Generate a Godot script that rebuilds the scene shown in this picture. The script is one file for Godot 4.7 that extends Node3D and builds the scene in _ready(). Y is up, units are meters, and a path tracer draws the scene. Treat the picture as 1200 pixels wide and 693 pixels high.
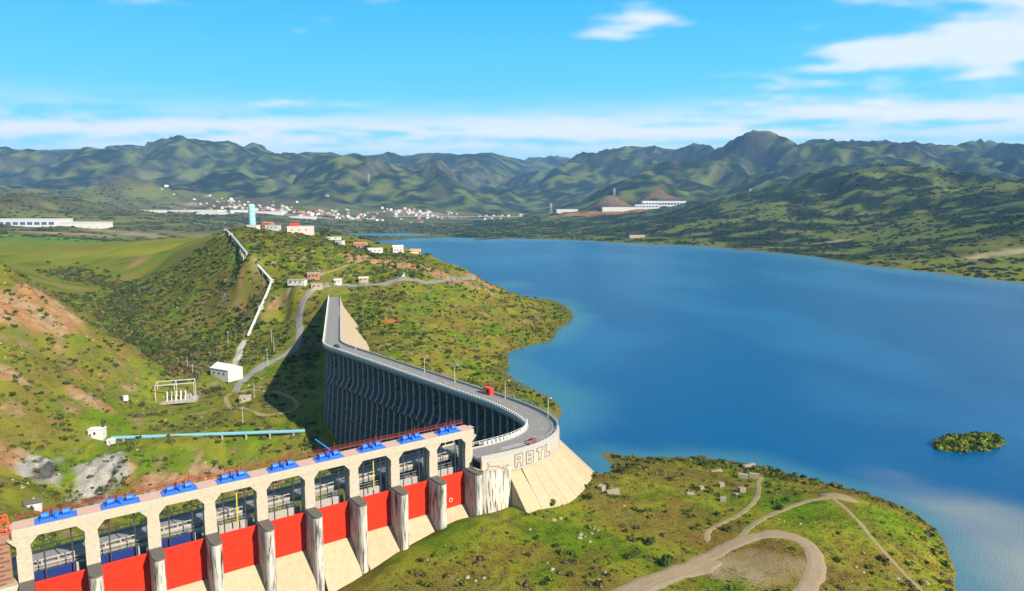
extends Node3D
# A buttress dam with a nine-gate spillway beside a reservoir, seen from the air.
# World units are metres, y is height above the water level of the reservoir.

# ---------------------------------------------------------------- mesh collector
class MB:
	var v := PackedVector3Array()
	var n := PackedVector3Array()
	var c := PackedColorArray()
	var colored := false
	func tri(a: Vector3, b: Vector3, d: Vector3, col := Color.WHITE) -> void:
		var nn := (d - a).cross(b - a).normalized()
		v.append(a); v.append(b); v.append(d)
		n.append(nn); n.append(nn); n.append(nn)
		if colored:
			c.append(col); c.append(col); c.append(col)
	func quad(a: Vector3, b: Vector3, d: Vector3, e: Vector3, col := Color.WHITE) -> void:
		tri(a, b, d, col); tri(a, d, e, col)
	# quad with its normal turned to point away from a middle
	func quad_out(a: Vector3, b: Vector3, d: Vector3, e: Vector3, mid: Vector3, col := Color.WHITE) -> void:
		var nn := (d - a).cross(b - a)
		if nn.dot((a + b + d + e) * 0.25 - mid) < 0.0: quad(e, d, b, a, col)
		else: quad(a, b, d, e, col)
	func tri_out(a: Vector3, b: Vector3, d: Vector3, mid: Vector3, col := Color.WHITE) -> void:
		if (d - a).cross(b - a).dot((a + b + d) / 3.0 - mid) < 0.0: tri(d, b, a, col)
		else: tri(a, b, d, col)
	func hexa(p: Array, col := Color.WHITE) -> void:   # eight corners: four below, four above, in the same order
		var mid := Vector3.ZERO
		for q in p: mid += q / 8.0
		quad_out(p[0], p[1], p[2], p[3], mid, col); quad_out(p[4], p[5], p[6], p[7], mid, col)
		for k in 4:
			var k2 := (k + 1) % 4
			quad_out(p[k], p[k2], p[4 + k2], p[4 + k], mid, col)
	func box(at: Vector3, size: Vector3, b := Basis.IDENTITY, col := Color.WHITE) -> void:
		var h := size * 0.5
		var p := []
		for y in [-h.y, h.y]:
			for q in [[-1, -1], [1, -1], [1, 1], [-1, 1]]:
				p.append(at + b * Vector3(q[0] * h.x, y, q[1] * h.z))
		hexa(p, col)
	# box with its upright and top edges cut at 45 degrees
	func cbox(at: Vector3, size: Vector3, cut: float, b := Basis.IDENTITY, col := Color.WHITE) -> void:
		var h := size * 0.5
		var rings := []
		for l in [[-h.y, 0.0], [h.y - cut, 0.0], [h.y, cut]]:
			var r := []
			var x: float = h.x - l[1]
			var z: float = h.z - l[1]
			for q in [[-x + cut, -z], [x - cut, -z], [x, -z + cut], [x, z - cut], [x - cut, z], [-x + cut, z], [-x, z - cut], [-x, -z + cut]]:
				r.append(at + b * Vector3(q[0], l[0], q[1]))
			rings.append(r)
		loft(rings, at, true, true, col)
	func loft(rings: Array, mid: Vector3, cap0: bool, cap1: bool, col := Color.WHITE) -> void:
		for k in rings.size() - 1:
			var r0: Array = rings[k]
			var r1: Array = rings[k + 1]
			var m := Vector3.ZERO
			for q in r0: m += q
			for q in r1: m += q
			m /= float(r0.size() + r1.size())
			for i in r0.size():
				var j := (i + 1) % r0.size()
				quad_out(r0[i], r0[j], r1[j], r1[i], m, col)
		if cap0: fan(rings[0], mid, col)
		if cap1: fan(rings[-1], mid, col)
	func fan(r: Array, mid: Vector3, col := Color.WHITE) -> void:
		var m := Vector3.ZERO
		for q in r: m += q / float(r.size())
		for i in r.size(): tri_out(m, r[i], r[(i + 1) % r.size()], mid, col)
	func bar(a: Vector3, b: Vector3, r: float, sides := 6, col := Color.WHITE, r2 := -1.0) -> void:
		if r2 < 0.0: r2 = r
		var d := (b - a).normalized()
		var s := d.cross(Vector3.UP if absf(d.y) < 0.9 else Vector3.RIGHT).normalized()
		var t := d.cross(s)
		var p := []
		var q := []
		for k in sides:
			var ang := TAU * (k + 0.5) / sides
			var o := s * cos(ang) + t * sin(ang)
			p.append(a + o * r); q.append(b + o * r2)
		loft([p, q], (a + b) * 0.5, true, true, col)
	# an outline in the plane of two axes, made thick along their cross direction
	func slab(outline: PackedVector2Array, o: Vector3, ax: Vector3, ay: Vector3, thick: float, col := Color.WHITE) -> void:
		var az := ax.cross(ay).normalized() * thick * 0.5
		var idx := Geometry2D.triangulate_polygon(outline)
		var far := az * 1e4
		for k in range(0, idx.size(), 3):
			var a := o + ax * outline[idx[k]].x + ay * outline[idx[k]].y
			var b := o + ax * outline[idx[k + 1]].x + ay * outline[idx[k + 1]].y
			var d := o + ax * outline[idx[k + 2]].x + ay * outline[idx[k + 2]].y
			tri_out(a + az, b + az, d + az, o - far, col)
			tri_out(a - az, b - az, d - az, o + far, col)
		var sgn := 0.0
		for k in outline.size():
			sgn += outline[k].cross(outline[(k + 1) % outline.size()])
		for k in outline.size():
			var a2: Vector2 = outline[k]
			var b2: Vector2 = outline[(k + 1) % outline.size()]
			var a := o + ax * a2.x + ay * a2.y
			var b := o + ax * b2.x + ay * b2.y
			var e := b2 - a2
			var out2 := Vector2(e.y, -e.x) * signf(sgn)
			var outv := ax * out2.x + ay * out2.y
			quad_out(a + az, b + az, b - az, a - az, (a + b) * 0.5 - outv, col)
	func mesh() -> ArrayMesh:
		var arr := []
		arr.resize(Mesh.ARRAY_MAX)
		arr[Mesh.ARRAY_VERTEX] = v
		arr[Mesh.ARRAY_NORMAL] = n
		if colored: arr[Mesh.ARRAY_COLOR] = c
		var m := ArrayMesh.new()
		m.add_surface_from_arrays(Mesh.PRIMITIVE_TRIANGLES, arr)
		return m

# ---------------------------------------------------------------- naming
var taken := {}
func numbered(called: String) -> String:
	var k: int = taken.get(called, 0)
	taken[called] = k + 1
	return called if k == 0 else "%s_%03d" % [called, k]

func tag(o: Node, label: String, category: String, group := "", kind := "") -> void:
	if label != "": o.set_meta("label", label)
	if category != "": o.set_meta("category", category)
	if group != "": o.set_meta("group", group)
	if kind != "": o.set_meta("kind", kind)

func thing(called: String, label: String, category: String, at := Vector3.ZERO, turn := 0.0, group := "") -> Node3D:
	var o := Node3D.new()
	o.name = numbered(called)
	add_child(o)
	o.position = at
	o.rotation.y = turn
	tag(o, label, category, group)
	return o

func obj(called: String, mesh: Mesh, mat: Material, parent: Node = null) -> MeshInstance3D:
	var o := MeshInstance3D.new()
	o.mesh = mesh
	o.material_override = mat
	if parent == null or parent == self:
		o.name = numbered(called)
		add_child(o)
	else:
		o.name = called
		parent.add_child(o, true)
	return o

# ---------------------------------------------------------------- materials
var M := {}
func noise(seed_: int, freq: float, octaves := 4, kind := FastNoiseLite.TYPE_SIMPLEX_SMOOTH, fractal := FastNoiseLite.FRACTAL_FBM) -> FastNoiseLite:
	var f := FastNoiseLite.new()
	f.seed = seed_
	f.noise_type = kind
	f.frequency = freq
	f.fractal_type = fractal
	f.fractal_octaves = octaves
	return f

func noise_tex(seed_: int, freq: float, octaves: int, stops: Array, size := 512, normal := 0.0, kind := FastNoiseLite.TYPE_SIMPLEX_SMOOTH) -> NoiseTexture2D:
	var t := NoiseTexture2D.new()
	t.width = size
	t.height = size
	t.seamless = true
	t.noise = noise(seed_, freq, octaves, kind)
	if normal > 0.0:
		t.as_normal_map = true
		t.bump_strength = normal
	else:
		var g := Gradient.new()
		var off := PackedFloat32Array()
		var col := PackedColorArray()
		for s in stops:
			off.append(s[0])
			col.append(s[1])
		g.offsets = off
		g.colors = col
		t.color_ramp = g
	return t

func lin(r: float, g: float, b: float) -> Color:
	return Color(r, g, b).linear_to_srgb()

func mat(called: String, col: Color, rough := 0.9, tex: Texture2D = null, scale := 0.2, nrm: Texture2D = null, nscale := 1.0, metal := 0.0) -> StandardMaterial3D:
	var m := StandardMaterial3D.new()
	m.albedo_color = col
	m.roughness = rough
	m.metallic = metal
	m.metallic_specular = 0.3
	if tex or nrm:
		m.uv1_triplanar = true
		m.uv1_world_triplanar = true
		m.uv1_scale = Vector3.ONE * scale
	if tex: m.albedo_texture = tex
	if nrm:
		m.normal_enabled = true
		m.normal_texture = nrm
		m.normal_scale = nscale
	M[called] = m
	return m

# ---------------------------------------------------------------- the lie of the land
# surveyed points x, height, z; the ground is a smooth surface through them plus fine relief
var GROUND_POINTS := [
	[121.4, 0, -177.6], [130.9, 0, -194.7], [138.1, 0, -212.7], [137.9, 0, -228.5], [126, 0, -245], [110, 0, -260],
	[102.8, 0, -266.2], [82, 0, -277.5], [57.2, -0, -278.5], [38.2, 0, -283.5], [150, -4, -215], [145, -4, -185],
	[150, -4, -245], [120, -4, -275], [85, -4, -295], [55, -4, -295], [30, -4, -292], [32.7, 14, -210.5],
	[65.1, 12, -200.6], [85.5, 6, -236.5], [74.7, 4.5, -252.2], [49, 9, -237.7], [26.9, 15, -219.9], [15.1, 15, -194.2],
	[0, 15.5, -187.6], [-13.6, 15.5, -190.3], [-28.1, 12, -179.4], [-43.5, 8, -164.9], [-21, 11, -159], [0, 13, -155.6],
	[30.1, 15, -152.2], [53.9, 12, -179.4], [72.4, 13, -172.8], [93.3, 12.5, -199.6], [109.2, 13, -210.9], [103, 10, -183.2],
	[102.3, 8, -168.9], [120.5, 4, -189.7], [117, 8, -202.1], [59.1, 14, -154.7], [98.4, 6, -230.5], [0, 14, -100],
	[100, 8, -120], [135, 0, -150], [160, -4, -150], [0, 14, 0], [120, 4, 0], [140, 0, 20],
	[200, -5, -60], [-100, 14, 20], [-110, 6, -70], [-60, 6, -115], [-220, 10, -80], [0, 16, 80],
	[200, -5, 80], [-83, 2, -128], [-63, 5, -142], [-110, 0, -118], [-150, 4, -110], [-140, 18, -130],
	[-200, 20, -150], [2, 15.5, -199], [12, 15, -202], [22, 15, -212], [31, 12, -230], [24, 8, -242],
	[42, 10, -235], [-122, -10, -165], [-100, -20, -195], [-70, -27, -228], [-40, -30, -255], [-14, -8, -213],
	[-20, -20, -232], [-97, -9, -366], [-77, -20, -340], [-50, -30, -308], [-25, -30, -275], [0, -12, -248],
	[-160, -20, -235], [-130, -28, -265], [-90, -30, -275], [12, -3, -262], [-10, -4, -288], [-30, 0, -318],
	[-58, 6, -352], [28, -3, -262], [30, 2, -245], [45, 5, -250], [-87.1, 15, -411.9], [-105.8, 20, -471.9],
	[-123.2, 27, -516.6], [-19.4, 3, -383], [-182, -15.2, -345], [-158, -15.5, -349], [-134, -15.8, -352], [-205, -15, -341],
	[-170, -15.3, -341], [-196.6, -15, -341.2], [-108.9, -16, -354.7], [-206.9, -14, -407], [-190.7, -9, -443.2], [-153.9, -13, -403.6],
	[-136.8, -10, -431.9], [-126.7, -16, -367.6], [-211.8, -15, -337.4], [-223.5, -14, -322.5], [-201.6, -31, -305.1], [-177.9, -31, -305.1],
	[-153.9, -29, -322.1], [-131.8, -27, -341.6], [-195.7, -22, -274], [-204, -16, -281.7], [-200, -14, -256.7], [-221.3, -12, -285.9],
	[-164.9, -4, -210.2], [-216.9, -16, -331.5], [-189.2, -16, -331.5], [-162.6, -17, -343], [-205.8, 3, -528.8], [-202.3, 20, -549.1],
	[-200.6, 38, -572.3], [-226.1, 58, -589.6], [-305.2, 77, -740.6], [-164.3, 29, -549.2], [-160.4, 12, -516.3], [-159, 3, -496],
	[-175.5, -3, -480.2], [-141.8, -6, -493.5], [-122.6, -9, -432.3], [-183, 16, -552.4], [-179.8, 33, -555.6], [-181.8, 2, -516.9],
	[-333, -6, -564.3], [-274.1, -9, -531.2], [-230, -9, -492.8], [-227.2, -12, -466.7], [-249.9, -13, -470.6], [-275.4, -8, -502.4],
	[-880.2, 41, -1190.1], [-765.4, 42, -1171.5], [-668, 43, -1152.9], [-586.5, 35, -878.2], [-497, 28, -835.9], [-724, 38, -977.1],
	[-225, 22, -575], [-250, 5, -575], [-275, -5, -575], [-252, 36, -602], [-280, 14, -600], [-310, 2, -600],
	[-285, 45, -650], [-320, 19, -650], [-350, 6, -650], [-315, 50, -702], [-350, 23, -700], [-385, 9, -700],
	[-345, 56, -755], [-385, 27, -750], [-425, 15, -750], [-330, 78, -850], [-400, 58, -850], [-450, 40, -835],
	[-430, 22, -800], [-490, 16, -790], [-560, 24, -850], [-455, 36, -880], [-225, 2, -548], [-240, -4, -520],
	[-258, 66, -652], [-285, 74, -704], [-311.8, 70, -420], [-295.8, 55.2, -425], [-279.1, 40.1, -430], [-265.2, 27.2, -432],
	[-243.3, 16.6, -430], [-281.7, 39.8, -375], [-261.8, 20.9, -385], [-237.9, 6.7, -392], [-254.8, 14.5, -335], [-240.1, 4.5, -350],
	[-220.3, -8.6, -345], [-224, -6, -392], [-228.8, 7.8, -420], [-270.4, 35.5, -400], [-460, 85, -420], [-450, 40, -320],
	[-380, -3, -270], [-330, 0, -200], [-450, 30, -200], [-420, 70, -520], [-380, 30, -560], [-340, 8, -540],
	[-500, 40, -700], [-440, 18, -690], [-4.2, 0, -418.8], [-4.8, 0, -480.6], [26.1, 0, -520.3], [40.2, 0, -582.9],
	[56.4, 0, -695.4], [38.5, 0, -772.7], [0, 0, -916.5], [30, -4, -430], [25, -4, -500], [70, -4, -560],
	[85, -4, -690], [60, -4, -790], [30, -4, -860], [-48.9, 8, -386.9], [-31.9, 5, -420.5], [-24.5, 8, -486.8],
	[-68.8, 14, -456.7], [-90.8, 18, -483], [-54, 18, -540], [0, 6, -569.7], [16, 8, -642.4], [-15.8, 17, -635.9],
	[-32.9, 26, -660.7], [-70.2, 25, -562.7], [-111.4, 29, -525.3], [-142.2, 31, -565.5], [-108.9, 33, -583.8], [-76.4, 33, -615],
	[-43.5, 32, -673.9], [-9.2, 9, -740.8], [-97.9, 43, -607.4], [-134.6, 42, -602.4], [-66.4, 40, -669.4], [-47.1, 35, -730.3],
	[-144.4, 54, -730.6], [-128.3, 52, -866.5], [-84.9, 47, -763.2], [-161.4, 57, -652.9], [-224.1, 73, -728.2], [-274.2, 76, -742.9],
	[-204.2, 60, -612.1], [-180, 42, -568.5], [-152.2, 33, -555.6], [-170, 0, -1060], [-120, 0, -900], [-60, 0, -800],
	[-20, -4, -960], [-120, -4, -1150], [-250, 40, -1000], [-350, 55, -1050], [-250, 0, -1200], [-330, 0, -1330],
	[-500, 20, -1350], [-600, 40, -1250], [-500, 55, -950], [-600, 45, -950], [100, -6, -420], [110, -6, -600],
	[300, -6, -700], [250, -6, -450], [210, -6, -250], [300, -6, -150], [200, -6, -1000], [0, -6, -1300],
	[-200, -6, -1600], [-350, -5, -1900], [100, -6, -1600], [350, -6, -1300], [500, -6, -900], [500, -6, -400],
	[-450, -5, -1600], [-100, -5, -1850], [160, -5, -1900], [-600, 0, -1500], [-700, 0, -1900], [-650, 0, -2350],
	[-343.5, 0, -2324.6], [-98.5, 0, -1998.3], [129.2, 0, -2096.4], [246.3, 0, -1998.3], [360.5, 0, -1827.1], [519.5, 0, -1618.7],
	[614.9, 0, -1381.7], [651.7, 0, -1095.4], [690.7, 0, -926.6], [800, 0, -700], [950, 0, -450], [1100, 0, -100],
	[-300, 3, -2800], [-100, 4, -2500], [100, 4, -2500], [250, 6, -2600], [-600, 6, -3000], [-1210.3, 45, -1640.1],
	[-1062.6, 46, -1728.5], [-958.2, 48, -1949.5], [-718.6, 48, -1949.5], [-2061.3, 53.9, -2800], [-1839.6, 61.2, -3000], [-1618, 68.9, -3300],
	[-1250.5, 63.7, -3400], [-859, 36.9, -3500], [-636, 19.4, -3700], [-287.3, 14.8, -3900], [0, 19.6, -3900], [-2302.4, 44.1, -2500],
	[-2754.1, 105, -2500], [-1328.3, 61.1, -1200], [-1100, 60, -800], [-1200, 60, -300], [-1876, 189.8, -2700], [-1686.7, 105, -2650],
	[-2044.1, 154, -2700], [-1518.1, 130.1, -2300], [-1408.8, 91, -2300], [-1632.3, 110.6, -2300], [-2027.7, 248, -3700], [-2210, 221.3, -3700],
	[-1786.6, 140.9, -3700], [-2240.9, 183.4, -3600], [-4727, 589.3, -6500], [-4259.7, 527.3, -6500], [-3687.4, 500.4, -6200], [-3272.5, 552, -6000],
	[-2979.3, 587.7, -6000], [-2797.6, 587.7, -6000], [-2539.8, 523.5, -5900], [-2216.4, 420.9, -5700], [-1872.2, 390.1, -5500], [-5516.5, 573.8, -6500],
	[-7098.3, 535.1, -6500], [-2636.3, 209.6, -4800], [-1924.2, 170.4, -4500], [-1541.3, 125.4, -4200], [-3163.6, 209.6, -4800], [-3516.8, 192.2, -4800],
	[-1549.6, 190.4, -4700], [-1643.9, 368.3, -5200], [-1301.8, 375.4, -5100], [-972.2, 376.1, -5000], [-759.3, 319.3, -4800], [-560.9, 238.5, -4600],
	[-419.8, 126.3, -4400], [-1182, 184.9, -4400], [-893.1, 167.5, -4300], [-1224, 105, -4000], [-871, 81, -3950], [-609.6, 105, -4150],
	[-354.8, 328.9, -5300], [-580.2, 281, -5600], [-124.5, 216.1, -5100], [60, 105, -4900], [161.3, 47.9, -4700], [-275.4, 105, -4500],
	[-53.9, 51.5, -4400], [-738.3, 562.5, -7600], [-415.2, 580.7, -7600], [0, 562.5, -7600], [230.8, 544.4, -7600], [-1606.2, 783.6, -11500],
	[-2236.5, 714.8, -11500], [-839.2, 659.7, -11500], [-4013.7, 635.6, -11000], [-6689.5, 635.6, -11000], [2671.6, 767.2, -11000], [6678.9, 767.2, -11000],
	[320.6, 502.3, -6600], [720.3, 573.2, -6600], [975.6, 548.3, -6700], [1397.2, 607.1, -7200], [1832.9, 632.9, -7200], [254.6, 98.7, -5200],
	[635.3, 180.6, -5200], [424.3, 280.3, -5800], [0, 298.4, -6400], [205.2, 186.4, -5600], [1534, 495.1, -5500], [1732.2, 550.3, -5300],
	[1887.2, 566.5, -5200], [2140.9, 529.5, -5200], [2425, 517.2, -5200], [2647.9, 480, -5200], [2902.4, 449.1, -5200], [3217.4, 455.3, -5200],
	[3599, 480.9, -5300], [3756.8, 512.5, -5300], [3950.7, 499.9, -5300], [4823.2, 455.7, -5300], [6104.6, 487.3, -5300], [1086.1, 331.7, -4700],
	[786.5, 229.8, -4300], [586.9, 138.9, -4000], [1831.8, 354.4, -4500], [1710.9, 236.9, -3900], [1467.2, 250.5, -4300], [1171.7, 192.1, -4000],
	[2096.1, 282.4, -4200], [2373.6, 269.7, -3900], [220.7, 61.2, -3600], [529.3, 78.8, -3600], [881.6, 96.3, -3600], [413.1, 105, -3750],
	[152.3, 21.9, -3100], [368.5, 24.6, -3000], [569.6, 41.5, -2900], [686.8, 64.1, -2800], [825.7, 118.1, -2700], [1061.7, 171.7, -2900],
	[1279.7, 202.9, -3000], [1461.6, 217.3, -3000], [1643.3, 231.7, -3000], [1764.2, 237.9, -2900], [1809.3, 199.6, -2700], [1974.1, 196.3, -2700],
	[2302.4, 202.8, -2700], [3289.1, 202.8, -2700], [737.5, 41.6, -2000], [958.1, 52.8, -1950], [1071.7, 79.6, -1900], [1146.6, 94.1, -1800],
	[1247.7, 113.2, -1700], [863, 28, -1400], [928.3, 47.9, -1300], [1067.6, 76.8, -1450], [813.7, 14.2, -1650], [592.9, 5.5, -1850],
	[853, 17.6, -1150], [1466.5, 123.2, -1500],
]
var weights := PackedFloat64Array()
func solve_ground() -> void:
	var n := GROUND_POINTS.size()
	var w := n + 1
	var a: Array[PackedFloat64Array] = []
	for i in w:
		var row := PackedFloat64Array()
		row.resize(w + 1)
		if i < n:
			var xi: float = GROUND_POINTS[i][0]
			var zi: float = GROUND_POINTS[i][2]
			for j in n:
				var dx: float = xi - GROUND_POINTS[j][0]
				var dz: float = zi - GROUND_POINTS[j][2]
				row[j] = -sqrt(dx * dx + dz * dz + 9.0)
			row[n] = 1.0
			row[w] = GROUND_POINTS[i][1]
		else:
			for j in n: row[j] = 1.0
		a.append(row)
	for k in w:
		var best := k
		for i in range(k + 1, w):
			if absf(a[i][k]) > absf(a[best][k]): best = i
		if best != k:
			var t := a[k]
			a[k] = a[best]
			a[best] = t
		var pk := a[k]
		var inv := 1.0 / pk[k]
		for i in range(k + 1, w):
			var ri := a[i]
			var f := ri[k] * inv
			if f != 0.0:
				for j in range(k, w + 1): ri[j] -= f * pk[j]
				a[i] = ri
	weights.resize(w)
	for k in range(w - 1, -1, -1):
		var s := a[k][w]
		for j in range(k + 1, w): s -= a[k][j] * weights[j]
		weights[k] = s / a[k][k]

class HGrid:
	var x0: float
	var z0: float
	var step: float
	var nx: int
	var nz: int
	var h := PackedFloat32Array()
	func has(x: float, z: float) -> bool:
		var u := (x - x0) / step
		var w := (z - z0) / step
		return u >= 1.0 and w >= 1.0 and u < nx - 3 and w < nz - 3
	func at(x: float, z: float) -> float:
		var u := clampf((x - x0) / step, 1.0, nx - 3.001)
		var w := clampf((z - z0) / step, 1.0, nz - 3.001)
		var i := int(u)
		var j := int(w)
		u -= i
		w -= j
		var b := (j - 1) * nx + i - 1
		var r0 := cubic_interpolate(h[b + 1], h[b + 2], h[b], h[b + 3], u)
		b += nx
		var r1 := cubic_interpolate(h[b + 1], h[b + 2], h[b], h[b + 3], u)
		b += nx
		var r2 := cubic_interpolate(h[b + 1], h[b + 2], h[b], h[b + 3], u)
		b += nx
		var r3 := cubic_interpolate(h[b + 1], h[b + 2], h[b], h[b + 3], u)
		return cubic_interpolate(r1, r2, r0, r3, w)

func make_grid(x0: float, z0: float, x1: float, z1: float, step: float) -> HGrid:
	var g := HGrid.new()
	g.x0 = x0
	g.z0 = z0
	g.step = step
	g.nx = int((x1 - x0) / step) + 1
	g.nz = int((z1 - z0) / step) + 1
	g.h.resize(g.nx * g.nz)
	var n := GROUND_POINTS.size()
	var px := PackedFloat64Array()
	var pz := PackedFloat64Array()
	for p in GROUND_POINTS:
		px.append(p[0])
		pz.append(p[2])
	for j in g.nz:
		var z := z0 + j * step
		var zz := PackedFloat64Array()
		zz.resize(n)
		for k in n: zz[k] = (z - pz[k]) * (z - pz[k]) + 9.0
		for i in g.nx:
			var x := x0 + i * step
			var s := weights[n]
			for k in n:
				var dx := x - px[k]
				s -= weights[k] * sqrt(dx * dx + zz[k])
			g.h[j * g.nx + i] = s
	return g

var near_grid: HGrid
var mid_grid: HGrid
var far_grid: HGrid
var n_hum := noise(11, 1.0 / 26.0, 4)
var n_gully := noise(12, 1.0 / 70.0, 4, FastNoiseLite.TYPE_SIMPLEX_SMOOTH, FastNoiseLite.FRACTAL_RIDGED)
var n_hill := noise(13, 1.0 / 330.0, 3, FastNoiseLite.TYPE_SIMPLEX_SMOOTH, FastNoiseLite.FRACTAL_RIDGED)
var n_mount := noise(14, 1.0 / 1900.0, 3, FastNoiseLite.TYPE_SIMPLEX_SMOOTH, FastNoiseLite.FRACTAL_RIDGED)
var n_warp := noise(15, 1.0 / 900.0, 3)
var n_crag := noise(16, 1.0 / 9.0, 4, FastNoiseLite.TYPE_SIMPLEX_SMOOTH, FastNoiseLite.FRACTAL_RIDGED)
var ISLAND := Vector3(203, 0, -295)

func base_height(x: float, z: float) -> float:
	if near_grid.has(x, z): return near_grid.at(x, z)
	if mid_grid.has(x, z): return mid_grid.at(x, z)
	return far_grid.at(x, z)

func rocky(x: float, z: float) -> float:   # where bare rock faces stand: left hill flank, gorge wall, road cut, outcrop
	var r := 0.0
	for c in ROCK_PLACES:
		var dx: float = (x - c[0]) / c[2]
		var dz: float = (z - c[1]) / c[3]
		r = maxf(r, 1.0 - (dx * dx + dz * dz))
	return r

func height(x: float, z: float) -> float:
	var h := base_height(x, z)
	var d := -z
	var shore := clampf(absf(h) / 5.0, 0.12, 1.0)
	var far_in := smoothstep(800.0, 2600.0, d + absf(x) * 0.25)
	if far_in < 1.0:
		var steep := smoothstep(230.0, 330.0, d) if x < 20.0 else 0.0
		if x < -60.0: steep = maxf(steep, smoothstep(-60.0, -110.0, x) * smoothstep(150.0, 200.0, d))
		var a := lerpf(0.55, 1.6, steep)
		h += n_hum.get_noise_2d(x, z) * a * shore
		h += n_gully.get_noise_2d(x, z) * 2.2 * steep * shore * (1.0 - far_in)
		if d > 230.0 and d < 870.0 and x < 60.0:
			var r := rocky(x, z)
			if r > 0.0:
				r = smoothstep(0.0, 0.5, r)
				h += (n_crag.get_noise_2d(x, z * 0.6)) * 3.2 * r
	if far_in > 0.0:
		var w := n_warp.get_noise_2d(x, z) * 300.0
		var k := far_in * clampf((h - 60.0) / 260.0, 0.0, 1.0)
		h += (smoothstep(-0.7, 0.95, n_mount.get_noise_2d(x * 1.35 + w, z * 0.5 - w)) * 1.5 - 1.0) * 190.0 * k
		h += (n_hill.get_noise_2d(x - w * 0.3, z) - 0.2) * 22.0 * far_in * clampf((h - 12.0) / 160.0, 0.02, 1.0)
		for q in [[515.0, -3735.0, 130.0, 58.0], [790.0, -3870.0, 150.0, 62.0]]:
			var r2 := sqrt(pow((x - q[0]) / q[2], 2.0) + pow((z - q[1]) / q[2], 2.0))
			if r2 < 1.0: h += (1.0 - r2) * q[3]
	var ix := (x - ISLAND.x) / 19.0
	var iz := (z - ISLAND.z + 0.35 * (x - ISLAND.x)) / 9.5
	var ir := ix * ix + iz * iz
	if ir < 4.0: h = maxf(h, 1.3 - ir * 1.3 + n_hum.get_noise_2d(x * 3.0, z * 3.0) * 0.8)
	return h

func up_at(x: float, z: float, e := 1.5) -> Vector3:
	return Vector3(height(x - e, z) - height(x + e, z), 2.0 * e, height(x, z - e) - height(x, z + e)).normalized()

func on_ground(x: float, z: float, lift := 0.0) -> Vector3:
	return Vector3(x, height(x, z) + lift, z)

# ---------------------------------------------------------------- what covers the land (real base colours, linear)
var n_patch := noise(21, 1.0 / 55.0, 3)
var n_mid := noise(22, 1.0 / 14.0, 3)
var n_fine := noise(23, 1.0 / 3.5, 2)
var n_big := noise(24, 1.0 / 420.0, 4)
var n_wide := noise(25, 1.0 / 130.0, 3)
var ROCK_PLACES := [
	[-276, -408, 20, 20], [-286, -390, 14, 18], [-196, -318, 15, 12], [-222, -305, 14, 12], [-165, -315, 16, 10], [-130, -320, 20, 8],
	[-452, -832, 14, 22], [-240, -298, 20, 13], [-185, -300, 20, 8], [-148, -326, 16, 8], [-230, -365, 16, 6], [-265, -345, 20, 8], [-72, -655, 60, 12], [-130, -650, 40, 12], [-30, -690, 26, 9]]
const GRASS := Color(0.205, 0.205, 0.024)
const LUSH := Color(0.115, 0.180, 0.014)
const OLIVE := Color(0.175, 0.145, 0.030)
const DRY := Color(0.20, 0.145, 0.06)
const SCRUB := Color(0.034, 0.056, 0.014)
const ROCK := Color(0.27, 0.19, 0.115)
const OCHRE := Color(0.29, 0.155, 0.075)
const GREY := Color(0.30, 0.29, 0.28)

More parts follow.
